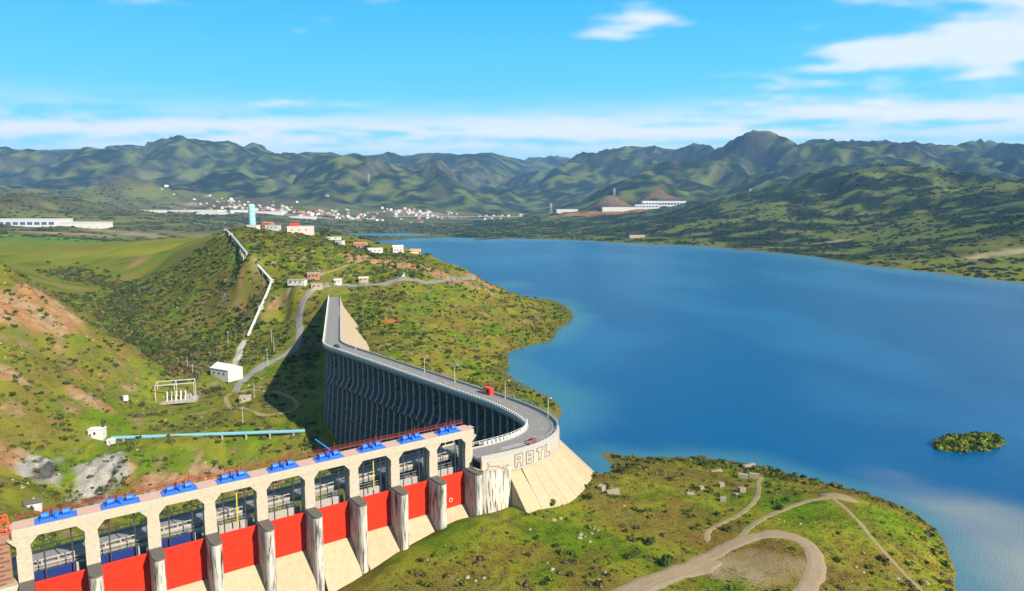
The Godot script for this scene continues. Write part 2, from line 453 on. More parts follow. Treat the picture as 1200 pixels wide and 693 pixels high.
func cover(x: float, z: float, h: float, up: Vector3) -> Color:
	var d := -z
	var p := n_patch.get_noise_2d(x, z)
	var m := n_mid.get_noise_2d(x, z)
	var f := n_fine.get_noise_2d(x, z)
	var c := GRASS.lerp(LUSH, smoothstep(0.0, 0.35, p + 0.3 * m))
	c = c.lerp(OLIVE, smoothstep(-0.02, -0.4, p + 0.55 * m))
	c = c.lerp(DRY, smoothstep(0.2, 0.62, -p * 0.5 + m * 0.8 + f * 0.3) * 0.7)
	var shade := smoothstep(0.16, 0.42, f * 0.6 + m * 0.6 + 0.1)
	if d < 900.0:
		if x < -60.0 and d > 190.0:
			# gorge sides: thicker scrub
			c = c.lerp(SCRUB, shade * 0.75)
			if x < -225.0 and d < 460.0: c = c.lerp(Color(0.115, 0.105, 0.028), clampf(0.55 + 0.5 * m, 0.0, 1.0))
			else: c = c.lerp(Color(0.085, 0.135, 0.014), clampf(0.45 + 0.6 * m, 0.0, 1.0))
		else:
			c = c.lerp(SCRUB, shade * 0.45)
			c = c.lerp(Color(0.15, 0.085, 0.03), smoothstep(0.12, 0.4, n_patch.get_noise_2d(x * 1.7 + 50.0, z * 1.7) + 0.3 * f) * 0.5)
		var r := rocky(x, z)
		var s := smoothstep(0.78, 0.6, up.y)
		var k := clampf(maxf(smoothstep(0.05, 0.4, r + 0.5 * m), s * (0.3 + 1.5 * m)), 0.0, 1.0) if d > 230.0 and x < 40.0 else 0.0
		if k > 0.0:
			var rc := ROCK.lerp(OCHRE, smoothstep(-0.2, 0.3, n_mid.get_noise_2d(x * 0.7 + 90.0, z)))
			if Vector2(x + 206, z + 312).length() < 22.0: rc = GREY.lerp(Color(0.08, 0.08, 0.085), smoothstep(0.1, 0.3, n_mid.get_noise_2d(x * 1.8, z * 0.2)))
			c = c.lerp(rc * (1.0 + 0.4 * f), k)
	else:
		var b := n_big.get_noise_2d(x, z)
		var wd := n_wide.get_noise_2d(x, z)
		var t := smoothstep(900.0, 1500.0, d)
		var forest := Color(0.014, 0.026, 0.014)
		var meadow := Color(0.115, 0.145, 0.030)
		var fc := meadow.lerp(forest, smoothstep(-0.28, 0.12, wd * 0.8 + b * 0.7 + m * 0.25 + smoothstep(60.0, 300.0, h) * 0.12))
		if x < -200.0 and d < 4200.0:
			fc = fc.lerp(Color(0.17, 0.165, 0.075), 0.45)
		fc = fc.lerp(Color(0.22, 0.165, 0.10), smoothstep(0.25, 0.5, n_wide.get_noise_2d(x + 700.0, z * 1.4)) * 0.3)
		if x < -330.0 and d < 1500.0: fc = Color(0.085, 0.195, 0.018).lerp(GRASS, smoothstep(0.1, 0.4, wd) * 0.7)
		fc = fc.lerp(Color(0.16, 0.14, 0.11), smoothstep(0.80, 0.66, up.y) * 0.3)
		c = c.lerp(fc, t)
	for q in EARTH_PLACES:
		var dx: float = (x - q[0]) / q[2]
		var dz: float = (z - q[1]) / q[3]
		var r2 := dx * dx + dz * dz
		if r2 < 2.0:
			var e := smoothstep(1.1, 0.6, r2 + 0.9 * m + 0.5 * f)
			c = c.lerp(q[4], e * clampf(0.85 + f, 0.0, 1.0))
	if h < 1.3 and d > 0.0 and x > -60.0: c = c.lerp(Color(0.16, 0.13, 0.075), smoothstep(0.9, 0.3, h + 0.8 * m + 0.5 * f) * 0.8)
	return c
# bare earth: place, reach, colour
func bare(x: float, z: float) -> bool:
	for q in EARTH_PLACES:
		if pow((x - q[0]) / q[2], 2.0) + pow((z - q[1]) / q[3], 2.0) < 1.0: return true
	return false
var EARTH_PLACES := [
	[470, -3460, 310, 120, Color(0.36, 0.17, 0.075)], [515, -3720, 120, 90, Color(0.20, 0.12, 0.075)], [790, -3860, 150, 90, Color(0.20, 0.12, 0.075)],
	[-1390, -2660, 150, 110, Color(0.28, 0.17, 0.13)], [-1560, -3250, 100, 60, Color(0.32, 0.16, 0.11)], [-960, -1720, 120, 45, Color(0.28, 0.22, 0.13)],
	[-1060, -1610, 130, 22, Color(0.38, 0.27, 0.14)], [840, -1195, 75, 22, Color(0.40, 0.32, 0.22)], [795, -1698, 60, 12, Color(0.32, 0.26, 0.17)],
	[-87, -497, 9, 5, Color(0.40, 0.13, 0.05)], [66, -167, 15, 9, Color(0.24, 0.18, 0.10)], [57, -163, 9, 7, Color(0.30, 0.22, 0.14)], [-1200, -3430, 420, 60, Color(0.34, 0.31, 0.27)],
	[100, -2900, 160, 20, Color(0.34, 0.24, 0.17)], [-560, -4000, 300, 90, Color(0.26, 0.23, 0.17)], [-1700, -3700, 60, 120, Color(0.30, 0.25, 0.16)], [-125, -640, 30, 6, Color(0.42, 0.24, 0.12)]]
func sheet(called: String, x0: float, z0: float, x1: float, z1: float, step: float, hole: Rect2, sink: float, m: Material) -> MeshInstance3D:
	var nx := int(roundf((x1 - x0) / step)) + 1
	var nz := int(roundf((z1 - z0) / step)) + 1
	var hs := PackedFloat32Array()
	hs.resize(nx * nz)
	var inner := hole.grow(-step * 1.01) if hole.size.x > 0.0 else Rect2(1e7, 1e7, step * 8.0, step * 8.0)
	for j in nz:
		for i in nx:
			var x := x0 + i * step
			var z := z0 + j * step
			hs[j * nx + i] = -60.0 if inner.grow(-2.0 * step).has_point(Vector2(x, z)) else height(x, z)
	var v := PackedVector3Array()
	var n := PackedVector3Array()
	var c := PackedColorArray()
	v.resize(nx * nz); n.resize(nx * nz); c.resize(nx * nz)
	for j in nz:
		for i in nx:
			var k := j * nx + i
			var x := x0 + i * step
			var z := z0 + j * step
			if inner.grow(-2.0 * step).has_point(Vector2(x, z)):
				v[k] = Vector3(x, -60, z)
				n[k] = Vector3.UP
				continue
			var l := hs[k - 1] if i > 0 else hs[k]
			var r := hs[k + 1] if i < nx - 1 else hs[k]
			var t := hs[k - nx] if j > 0 else hs[k]
			var b := hs[k + nx] if j < nz - 1 else hs[k]
			var up := Vector3(l - r, 2.0 * step, t - b).normalized()
			n[k] = up
			c[k] = cover(x, z, hs[k], up)
			var y := hs[k]
			if hole.size.x > 0.0 and hole.has_point(Vector2(x, z)): y -= sink
			v[k] = Vector3(x, y, z)
	var idx := PackedInt32Array()
	for j in nz - 1:
		for i in nx - 1:
			var mid := Vector2(x0 + (i + 0.5) * step, z0 + (j + 0.5) * step)
			if inner.has_point(mid): continue
			var k := j * nx + i
			idx.append_array([k, k + 1, k + nx, k + 1, k + nx + 1, k + nx])
	var arr := []
	arr.resize(Mesh.ARRAY_MAX)
	arr[Mesh.ARRAY_VERTEX] = v
	arr[Mesh.ARRAY_NORMAL] = n
	arr[Mesh.ARRAY_COLOR] = c
	arr[Mesh.ARRAY_INDEX] = idx
	var me := ArrayMesh.new()
	me.add_surface_from_arrays(Mesh.PRIMITIVE_TRIANGLES, arr)
	var o := obj(called, me, m)
	tag(o, "", "", "", "structure")
	return o

func sky_air(t: float) -> Color:
	var c := Color(0.281, 0.403, 0.426).lerp(Color(0.084, 0.350, 0.445), smoothstep(0.0, 0.28, t))
	c = c.lerp(Color(0.020, 0.228, 0.434), smoothstep(0.22, 0.5, t))
	return c.lerp(Color(0.034, 0.079, 0.178), smoothstep(0.5, 1.0, t))

func make_sky() -> PanoramaSkyMaterial:
	# air from deep cyan overhead to pale at the skyline, streaked with cirrus
	var w := 1600
	var h := 800
	var img := Image.create(w, h, false, Image.FORMAT_RGBF)
	var streak := noise(31, 1.0, 5)
	var wisp := noise(32, 1.0, 5)
	var big := noise(33, 1.0, 3)
	for j in h:
		var el := (0.5 - (j + 0.5) / h) * PI
		var s := sin(el)
		var air: Color
		if s >= 0.0:
			var t := pow(clampf(s, 0.0, 1.0), 0.62)
			air = sky_air(t)
		else:
			air = Color(0.20, 0.23, 0.18)
		for i in w:
			var c := air
			if s > -0.03:
				var az := (i + 0.5) / w * TAU
				# direction; the middle of the picture looks along -z
				var dir := Vector3(sin(az) * cos(el), s, -cos(az) * cos(el))
				# cirrus sheet 9 km up: where the view line meets it
				var k := 1.0 / maxf(s + 0.045, 0.02)
				var px := dir.x * k
				var pz := dir.z * k
				var a := streak.get_noise_2d(px * 0.33 + pz * 0.12, pz * 1.1 - px * 0.12)
				var b := wisp.get_noise_2d(px * 1.3 + 5.0, pz * 2.6)
				var g := big.get_noise_2d(px * 0.16 - 3.0, pz * 0.20 + 7.0)
				# the heavier bank to the right of the view, and the long low band along the skyline
				var azs := wrapf(az, -PI, PI)
				var bank := exp(-pow((azs - 0.62) / 0.42, 2.0) - pow((el - 0.175 - 0.16 * (azs - 0.55)) / 0.060, 2.0))
				var bank2 := exp(-pow((azs - 0.20) / 0.11, 2.0) - pow((el - 0.255 + 0.05 * (azs - 0.2)) / 0.03, 2.0))
				var low := exp(-pow((el - 0.098 - 0.006 * sin(az * 3.0)) / 0.030, 2.0))
				var cl := smoothstep(0.05, 0.62, a * 0.8 + b * 0.7 + g * 0.5 - 0.42 + 0.42 * smoothstep(0.3, 0.75, el) + bank * 1.0 + bank2 * 0.75)
				var lo := low * smoothstep(-0.5, 0.3, a + 0.5 * b + 0.15)
				var amount := clampf(cl * 0.85 * smoothstep(0.0, 0.08, el) + lo * 1.0, 0.0, 0.95)
				c = air.lerp(Color(0.435, 0.447, 0.45), amount)
			img.set_pixel(i, j, c)
	var m := PanoramaSkyMaterial.new()
	m.panorama = ImageTexture.create_from_image(img)
	return m

func make_lake() -> void:
	var outline := PackedVector2Array([Vector2(18, -250), Vector2(8, -268), Vector2(-42, -326), Vector2(-36, -420), Vector2(-40, -600), Vector2(-110, -760), Vector2(-190, -1000), Vector2(-330, -1180), Vector2(-560, -1380), Vector2(-760, -1700), Vector2(-760, -2400), Vector2(-300, -2650), Vector2(300, -2450), Vector2(800, -1750), Vector2(880, -1000), Vector2(1300, -200), Vector2(1500, 400), Vector2(200, 400), Vector2(120, 60), Vector2(105, -130), Vector2(105, -200), Vector2(90, -240), Vector2(50, -258)])
	var v := PackedVector3Array()
	var n := PackedVector3Array()
	var c := PackedColorArray()
	var idx := PackedInt32Array()
	for part in [[-60.0, -720.0, 340.0, 40.0, 10.0], [-800.0, -2680.0, 1520.0, 400.0, 40.0]]:
		var s: float = part[4]
		var first: bool = s < 20.0
		var seen := {}
		var nx := int((part[2] - part[0]) / s)
		var nz := int((part[3] - part[1]) / s)
		for j in nz:
			for i in nx:
				var x: float = part[0] + i * s
				var z: float = part[1] + j * s
				if not Geometry2D.is_point_in_polygon(Vector2(x + s * 0.5, z + s * 0.5), outline): continue
				if not first and x >= -80.0 and x + s <= 361.0 and z >= -721.0 and z + s <= 41.0:
					if x >= -60.0 and x + s <= 340.0 and z >= -720.0: continue
				var q := []
				for o in [[0, 0], [1, 0], [1, 1], [0, 1]]:
					var key: int = (j + o[1]) * 4000 + i + o[0]
					if not seen.has(key):
						seen[key] = v.size()
						var vx: float = x + o[0] * s
						var vz: float = z + o[1] * s
						v.append(Vector3(vx, -0.02 if not first else 0.0, vz))
						n.append(Vector3.UP)
						c.append(water_colour(vx, vz))
					q.append(seen[key])
				idx.append_array([q[0], q[1], q[2], q[0], q[2], q[3]])
	var arr := []
	arr.resize(Mesh.ARRAY_MAX)
	arr[Mesh.ARRAY_VERTEX] = v
	arr[Mesh.ARRAY_NORMAL] = n
	arr[Mesh.ARRAY_COLOR] = c
	arr[Mesh.ARRAY_INDEX] = idx
	var me := ArrayMesh.new()
	me.add_surface_from_arrays(Mesh.PRIMITIVE_TRIANGLES, arr)
	var o := obj("lake_water", me, M.water)
	tag(o, "", "", "", "structure")

var n_silt := noise(41, 1.0 / 60.0, 3)
func water_colour(x: float, z: float) -> Color:
	# clear blue in the deep, silt stirred up off the near point and in the shallows
	var c := Color(0.003, 0.060, 0.165)
	var s := n_silt.get_noise_2d(x, z)
	c = c.lerp(Color(0.008, 0.085, 0.20), smoothstep(-0.2, 0.4, n_silt.get_noise_2d(x * 0.3, z * 0.15)))
	var d := Vector2((x - 158.0) / 34.0, (z + 172.0) / 62.0).length()
	c = c.lerp(Color(0.23, 0.24, 0.20), smoothstep(1.5, 0.1, d + s * 0.6) * 0.85)
	var h := base_height(x, z)
	c = c.lerp(Color(0.045, 0.15, 0.19), smoothstep(-4.0, -0.6, h + s * 1.2) * 0.6)
	return c
# ---------------------------------------------------------------- the dam
# centre line of the crest road (x, z) and its width, from the far bank to the spillway
var CREST := [[-150, -580, 9.0], [-100, -378, 9.0], [-97, -367, 9.4], [-92, -358, 9.4], [-85, -349.5, 9.0], [-7, -258, 9.2], [1.5, -246.5, 9.8], [7.5, -236, 10.4], [10.2, -227, 10.6], [9.2, -218.5, 10.8], [4.6, -210.5, 11.0], [-2, -204.5, 10.4], [-11.6, -198, 9.6]]
const DECK_Y := 31.0
var crest_curve := Curve3D.new()
var crest_len := 0.0
func crest_setup() -> void:
	for p in CREST: crest_curve.add_point(Vector3(p[0], p[2], p[1]))
	# round the bends
	for k in range(1, CREST.size() - 1):
		var t := (crest_curve.get_point_position(k + 1) - crest_curve.get_point_position(k - 1)).normalized()
		var a := crest_curve.get_point_position(k).distance_to(crest_curve.get_point_position(k - 1))
		var b := crest_curve.get_point_position(k).distance_to(crest_curve.get_point_position(k + 1))
		var l := minf(minf(a, b), 14.0) * 0.33
		crest_curve.set_point_in(k, -t * l)
		crest_curve.set_point_out(k, t * l)
	crest_curve.bake_interval = 0.5
	crest_len = crest_curve.get_baked_length()

func crest_at(s: float) -> Vector3:   # x, width, z
	return crest_curve.sample_baked(clampf(s, 0.0, crest_len), true)
func crest_out(s: float) -> Vector3:   # level direction to the upstream side
	var a := crest_at(s - 0.8)
	var b := crest_at(s + 0.8)
	var t := Vector3(b.x - a.x, 0, b.z - a.z).normalized()
	return Vector3(t.z, 0, -t.x)
func crest_pt(s: float, off: float, y: float) -> Vector3:   # off is measured from the upstream (+) or downstream (-) edge line when |off| >= 100
	var p := crest_at(s)
	var o := crest_out(s)
	var d := off
	if off > 50.0: d = p.y * 0.5 + off - 100.0
	elif off < -50.0: d = -p.y * 0.5 + off + 100.0
	return Vector3(p.x, y, p.z) + o * d

func crest_sweep(mb: MB, s0: float, s1: float, step: float, prof: Array) -> void:
	var n := maxi(1, int(ceil((s1 - s0) / step)))
	var rings := []
	for k in n + 1:
		var r := []
		for q in prof: r.append(crest_pt(lerpf(s0, s1, float(k) / n), q[0], q[1]))
		rings.append(r)
	mb.loft(rings, (rings[0][0] + rings[-1][0]) * 0.5, false, false)
	mb.fan(rings[0], rings[1][0])
	mb.fan(rings[-1], rings[-2][0])

func slab_end(s: float, y0: float, grade := 1.0) -> float:   # how far out the sloping face runs before it enters the ground
	var l := 2.0
	while l < 46.0:
		var p := crest_pt(s, 100.0 + l, 0)
		if height(p.x, p.z) > y0 - l * grade + 2.0 + grade: break
		l += 1.0
	return l + 1.5

func build_dam() -> void:
	crest_setup()
	var s_bend := crest_curve.get_closest_offset(Vector3(-96, 9, -366))
	var s_curve := crest_curve.get_closest_offset(Vector3(1.5, 9.8, -246.5))
	var s_wall := crest_curve.get_closest_offset(Vector3(9.0, 10.4, -232))
	var dam := thing("buttress_dam", "long concrete buttress dam with a crest road bending round beside the blue lake", "dam")
	var mb := MB.new()
	crest_sweep(mb, 0, crest_len, 3.0, [[-100.5, 30.0], [100.3, 30.0], [100.3, 30.94], [-100.5, 30.94]])
	obj("crest_slab", mb.mesh(), M.deck_edge, dam)
	mb = MB.new()
	crest_sweep(mb, 0, crest_len - 0.3, 3.0, [[-99.2, 30.96], [99.2, 30.96], [99.2, 31.0], [-99.2, 31.0]])
	obj("roadway", mb.mesh(), M.asphalt, dam)
	mb = MB.new()
	crest_sweep(mb, 0, crest_len, 3.0, [[-100.45, 30.95], [-100.05, 30.95], [-100.05, 31.2], [-100.45, 31.2]])
	obj("kerb", mb.mesh(), M.deck_edge, dam)
	var post := MB.new()
	post.cbox(Vector3(0, 0.45, 0), Vector3(0.85, 0.9, 0.42), 0.06)
	var post_mesh := post.mesh()
	var sq := 1.0
	while sq < crest_len - 6.0:
		var bp := obj("baluster", post_mesh, M.pale_post, dam)
		var ob := crest_out(sq)
		bp.transform = Transform3D(Basis(ob.cross(Vector3.UP), Vector3.UP, -ob), crest_pt(sq, -100.25, 31.2))
		sq += 1.75
	mb = MB.new()
	crest_sweep(mb, 0, crest_len - 5.0, 3.0, [[-100.4, 31.75], [-100.1, 31.75], [-100.1, 31.9], [-100.4, 31.9]])
	obj("rail_band", mb.mesh(), M.deck_edge, dam)
	for side in [1]:
		mb = MB.new()
		var e: float = 100.0 * side
		crest_sweep(mb, 0, crest_len, 3.0, [[e - side * 0.05, 30.95], [e - side * 0.45, 30.95], [e - side * 0.45, 31.85], [e - side * 0.38, 31.95], [e - side * 0.05, 31.95]])
		obj("parapet", mb.mesh(), M.parapet, dam)
	# centre line paint, worn dashes
	var s := 4.0
	mb = MB.new()
	while s < crest_len - 12.0:
		var a := crest_pt(s, -0.06, 31.006)
		var b := crest_pt(s, 0.06, 31.006)
		mb = MB.new()
		mb.quad_out(a, b, crest_pt(s + 3.0, 0.06, 31.006), crest_pt(s + 3.0, -0.06, 31.006), a - Vector3.UP)
		obj("lane_marking", mb.mesh(), M.road_paint, dam)
		s += 9.0
	# corbels carrying the downstream edge
	var corbel := MB.new()
	corbel.slab(PackedVector2Array([Vector2(-0.55, 0), Vector2(0.7, 0), Vector2(0.7, -1.5), Vector2(0.45, -1.5), Vector2(-0.55, -0.55)]), Vector3.ZERO, Vector3.RIGHT, Vector3.UP, 0.75)
	var corbel_mesh := corbel.mesh()
	s = s_bend - 12.0
	while s < crest_len - 2.0:
		var c := obj("corbel", corbel_mesh, M.deck_edge, dam)
		var o := crest_out(s)
		c.transform = Transform3D(Basis(o, Vector3.UP, o.cross(Vector3.UP)), crest_pt(s, -100.0, 29.99))
		s += 1.68
	# buttresses with their struts, and the sloping upstream face, bay by bay
	var prev := -1.0
	s = 18.0
	var k := 0
	while s < crest_len - 8.0:
		var bend: bool = s > s_curve
		var o := crest_out(s)
		var c := crest_at(s)
		var half := c.y * 0.5
		var foot := crest_pt(s, -100.0 - 2.0, 0)
		var yb := height(foot.x, foot.z) - 3.0
		if yb < 24.0:
			var y_top := lerpf(30.0, 25.9, smoothstep(s_curve - 8.0, s_wall, s))
			var l := slab_end(s, y_top)
			var prof := PackedVector2Array()
			if y_top < 29.9: prof.append(Vector2(half - 0.9, y_top - 1.5))
			prof.append(Vector2(half - (0.4 if y_top > 29.9 else 0.9), 29.99))
			prof.append(Vector2(-half + 0.3, 29.99))
			var lows := [[0.5, 28.6], [1.3, 27.2], [1.4, 17.5], [0.9, 15.5], [0.0, 13.9], [-0.6, 13.0], [-0.6, 12.0], [0.5, 11.5], [-0.2, 2.0], [-1.6, -12.0], [-4.0, -40.0]]
			var last := Vector2(0, 30)
			for q in lows:
				if q[1] <= yb: break
				last = Vector2(-half + q[0], q[1])
				prof.append(last)
			prof.append(Vector2(last.x - 0.3, yb))
			prof.append(Vector2(half + l - 3.0, yb))
			if y_top - l - 1.5 > yb: prof.append(Vector2(half + l - 3.0, y_top + 1.5 - l))
			mb = MB.new()
			mb.slab(prof, Vector3(c.x, 0, c.z), o, Vector3.UP, 1.35)
			obj("buttress", mb.mesh(), M.old_concrete if k % 3 else M.old_concrete_b, dam)
			if prev >= 0.0:
				for y in [12.5, -2.5, -17.0]:
					if y < yb + 2.0 or y > 28.0: continue
					mb = MB.new()
					var a := crest_pt(prev, -100.0 - 0.2, y)
					var b := crest_pt(s, -100.0 - 0.2, y)
					var t := (b - a).normalized()
					mb.box((a + b) * 0.5 + o * 0.4, Vector3(a.distance_to(b) - 1.32, 0.8, 0.8), Basis(t, Vector3.UP, t.cross(Vector3.UP)))
					obj("strut", mb.mesh(), M.rusty, dam)
			prev = s
		s += 5.1 if not bend else 4.4
		k += 1
	s = 6.0
	while s < crest_len - 14.5:
		var st := 6.7 if s < s_curve else 3.4
		var s1 := s + st - 0.06
		var y0 := lerpf(30.1, 26.0, smoothstep(s_curve - 8.0, s_wall, s))
		var y1 := lerpf(30.1, 26.0, smoothstep(s_curve - 8.0, s_wall, s1))
		var la := slab_end(s, y0)
		var lb := slab_end(s1, y1)
		var a := crest_pt(s, 100.0, y0)
		var b := crest_pt(s1, 100.0, y1)
		var oa := crest_out(s)
		var ob := crest_out(s1)
		var dn := Vector3(0, -0.9, 0)
		var a2 := a + oa * la - Vector3.UP * la
		var b2 := b + ob * lb - Vector3.UP * lb
		mb = MB.new()
		mb.hexa([a + dn, b + dn, b2 + dn, a2 + dn, a, b, b2, a2])
		obj("face_slab", mb.mesh(), M.slab if k % 2 else M.slab_b, dam)
		k += 1
		s += st
	# the upright wall under the bend's outer edge
	mb = MB.new()
	crest_sweep(mb, s_curve - 8.0, crest_len + 0.0, 1.5, [[100.32, 25.6], [99.4, 25.6], [99.4, 29.99], [100.32, 29.99]])
	obj("curved_wall", mb.mesh(), M.pale_wall, dam)
	mb = MB.new()
	crest_sweep(mb, s_wall - 3.0, crest_len - 6.0, 1.5, [[100.6, 25.75], [100.33, 25.75], [100.33, 26.1], [100.6, 26.1]])
	obj("ledge", mb.mesh(), M.parapet, dam)
	# sprayed letters on that wall
	var letters := [["A", 12.5], ["B", 16.4], ["T", 20.0], ["L", 23.4], ["A", 27.0]]
	for q in letters:
		var sl: float = crest_len - q[1]
		var p := crest_pt(sl, 100.36, 26.5)
		var o := crest_out(sl)
		mb = MB.new()
		for loop in STROKES[q[0]]:
			for i in loop.size():
				var u: Array = loop[i]
				var w: Array = loop[(i + 1) % loop.size()]
				mb.bar(Vector3(u[0], u[1], 0), Vector3(w[0], w[1], 0), 0.15 if q[1] < 26.0 else 0.09, 4)
		var g := obj("graffiti_letter", mb.mesh(), M.spray if q[1] < 26.0 else M.spray_faint, dam)
		g.transform = Transform3D(Basis(Vector3.UP.cross(o), Vector3.UP, o * 0.3), p)
	# railings: the inner side from the spillway round the bend, the outer side with tall fence posts
	railing(dam, crest_len - 40.0, crest_len - 0.5, -99.75, 1.95, M.white_paint, 2.2)
	railing(dam, s_curve - 14.0, crest_len - 7.0, 99.75, 2.2, M.steel, 2.4)
	# light poles on the upstream side
	var spots := [s_curve + 15.0, s_curve - 12.0, s_curve - 45.0, s_curve - 68.0, s_bend + 22.0, s_bend - 90.0, s_curve + 33.0]
	var told := ["tall light pole at the bend of the dam, over the open lake", "light pole on the dam next before the bend, against the water", "light pole on the dam crest in front of the green slope, nearest the red booth", "light pole on the dam crest before the grassy slope, midway along the buttresses", "light pole on the crest beside the tan upstream face at the far bend", "small distant light pole on the far straight of the dam crest", "light pole on the crest road close by the stained end pier"]
	for i in 6:
		var sp: float = spots[i]
		var o := crest_out(sp)
		var pole := thing("light_pole", told[i], "lamp post", crest_pt(sp, 99.1, 31.0), atan2(o.x, o.z), "light poles on the dam")
		mb = MB.new()
		mb.bar(Vector3(0, 0, 0), Vector3(0, 7.0, 0), 0.13, 8, Color.WHITE, 0.08)
		mb.cbox(Vector3(0, 0.15, 0), Vector3(0.5, 0.3, 0.5), 0.05)
		obj("post", mb.mesh(), M.pole_green, pole)
		mb = MB.new()
		mb.bar(Vector3(0, 6.9, 0), Vector3(-0.8, 7.5, 0), 0.06)
		mb.bar(Vector3(-0.8, 7.5, 0), Vector3(-1.9, 7.6, 0), 0.05)
		obj("arm", mb.mesh(), M.pole_green, pole)
		mb = MB.new()
		mb.cbox(Vector3(-2.2, 7.58, 0), Vector3(0.75, 0.18, 0.32), 0.05)
		obj("lantern", mb.mesh(), M.white_paint, pole)
	# what stands on the crest
	var at := crest_pt(s_curve - 21.0, 100.0 - 1.9, 31.0)
	var o2 := crest_out(s_curve - 21.0)
	var booth := thing("booth", "small red booth on the upstream edge of the dam crest road", "booth", at, atan2(o2.x, o2.z))
	mb = MB.new()
	mb.cbox(Vector3(0, 1.3, 0), Vector3(4.2, 2.5, 2.0), 0.08)
	obj("cabin", mb.mesh(), M.red_faded, booth)
	mb = MB.new()
	mb.cbox(Vector3(0, 2.65, 0), Vector3(4.5, 0.2, 2.3), 0.06)
	obj("roof", mb.mesh(), M.red_faded, booth)
	mb = MB.new()
	mb.box(Vector3(-0.9, 1.5, -1.02), Vector3(1.3, 0.9, 0.06))
	obj("window", mb.mesh(), M.dark_glass, booth)
	mb = MB.new()
	mb.box(Vector3(1.0, 1.05, -1.02), Vector3(0.85, 1.9, 0.06))
	obj("door", mb.mesh(), M.steel, booth)
	var cs := crest_len - 20.0
	car(crest_pt(cs, 2.6, 31.0), crest_out(cs), M.car_red, "maroon saloon car parked on the crest road at the bend of the dam", true)
	car(crest_pt(s_bend + 12.0, -1.8, 31.0), crest_out(s_bend + 12.0), M.car_dark, "dark car driving along the dam crest near the far bend", true)
	car(crest_pt(20.0, -1.8, 31.0), crest_out(20.0), M.car_dark, "dark car at the far end of the dam crest by the village", true)
	car(crest_pt(12.0, 2.0, 31.0), crest_out(12.0), M.car_white, "small white car at the far end of the dam crest", true)

# outlines of the sprayed block letters
var STROKES := {
	"A": [[[-1.5, 0], [-1.5, 3.9], [1.5, 3.9], [1.5, 0], [0.55, 0], [0.55, 1.2], [-0.55, 1.2], [-0.55, 0]], [[-0.5, 2.1], [-0.5, 3.0], [0.5, 3.0], [0.5, 2.1]]],
	"B": [[[-1.5, 0], [-1.5, 3.9], [1.1, 3.9], [1.5, 3.4], [1.5, 2.4], [1.2, 2.0], [1.5, 1.6], [1.5, 0.4], [1.1, 0]], [[-0.5, 0.9], [-0.5, 1.6], [0.5, 1.6], [0.5, 0.9]], [[-0.5, 2.4], [-0.5, 3.0], [0.5, 3.0], [0.5, 2.4]]],
	"T": [[[-1.5, 2.8], [-1.5, 3.9], [1.5, 3.9], [1.5, 2.8], [0.6, 2.8], [0.6, 0], [-0.6, 0], [-0.6, 2.8]]],
	"L": [[[-1.4, 0], [-1.4, 3.9], [-0.3, 3.9], [-0.3, 1.1], [1.5, 1.1], [1.5, 0]]]}

func railing(parent: Node, s0: float, s1: float, off: float, top: float, m: Material, gap: float) -> void:
	var n := int((s1 - s0) / gap)
	var last := Vector3.ZERO
	for k in n + 1:
		var s := lerpf(s0, s1, float(k) / n)
		var p := crest_pt(s, off, DECK_Y + 0.9)
		var q := p + Vector3.UP * (top - 0.9)
		var mb := MB.new()
		mb.bar(p, q, 0.07, 6)
		obj("railing_post", mb.mesh(), m, parent)
		if k > 0:
			mb = MB.new()
			mb.bar(last, q, 0.05, 5)
			mb.bar(last - Vector3.UP * 0.5, q - Vector3.UP * 0.5, 0.04, 5)
			obj("rail", mb.mesh(), m, parent)
		last = q

func car(at: Vector3, side: Vector3, m: Material, label: String, along := true) -> void:
	var t := side.cross(Vector3.UP)
	var root := thing("car", label, "car", at, atan2(-t.z, t.x))
	var body := PackedVector2Array([Vector2(-2.15, 0.35), Vector2(2.15, 0.35), Vector2(2.2, 0.62), Vector2(2.05, 0.86), Vector2(1.15, 0.95), Vector2(-1.7, 1.0), Vector2(-2.15, 0.92), Vector2(-2.22, 0.6)])
	var mb := MB.new()
	mb.slab(body, Vector3.ZERO, Vector3.RIGHT, Vector3.UP, 1.74)
	obj("body", mb.mesh(), m, root)
	mb = MB.new()
	var rings := []
	for q in [[-1.75, 1.15, 0.97, 0.82], [-1.15, 0.45, 1.46, 0.64]]:
		rings.append([Vector3(q[0], q[2], -q[3]), Vector3(q[1], q[2], -q[3]), Vector3(q[1], q[2], q[3]), Vector3(q[0], q[2], q[3])])
	mb.loft(rings, Vector3(-0.3, 1.2, 0), true, true)
	obj("glasshouse", mb.mesh(), M.dark_glass, root)
	mb = MB.new()
	mb.cbox(Vector3(-0.35, 1.475, 0), Vector3(1.62, 0.06, 1.3), 0.02)
	obj("roof", mb.mesh(), m, root)
	for x in [-1.35, 1.35]:
		for z in [-0.8, 0.8]:
			mb = MB.new()
			mb.bar(Vector3(x, 0.33, z - 0.11), Vector3(x, 0.33, z + 0.11), 0.33, 12)
			var wh := obj("wheel", mb.mesh(), M.tyre, root)
			mb = MB.new()
			mb.bar(Vector3(x, 0.33, z - 0.125), Vector3(x, 0.33, z + 0.125), 0.2, 10)
			obj("rim", mb.mesh(), M.steel, wh)
# ---------------------------------------------------------------- plants
func view_pixel(p: Vector3) -> Vector3:   # x, y in a 1200 wide picture and distance; used only to keep plants to what can be seen
	var q := p - Vector3(0, 105, 0)
	var c := 0.99147
	var s := 0.13036
	var d := -q.z * c - q.y * s
	if d < 1.0: return Vector3(-1, -1, 1e9)
	return Vector3(600.0 + 810.0 * q.x / d, 346.5 - 810.0 * (q.y * c - q.z * s) / d, d)

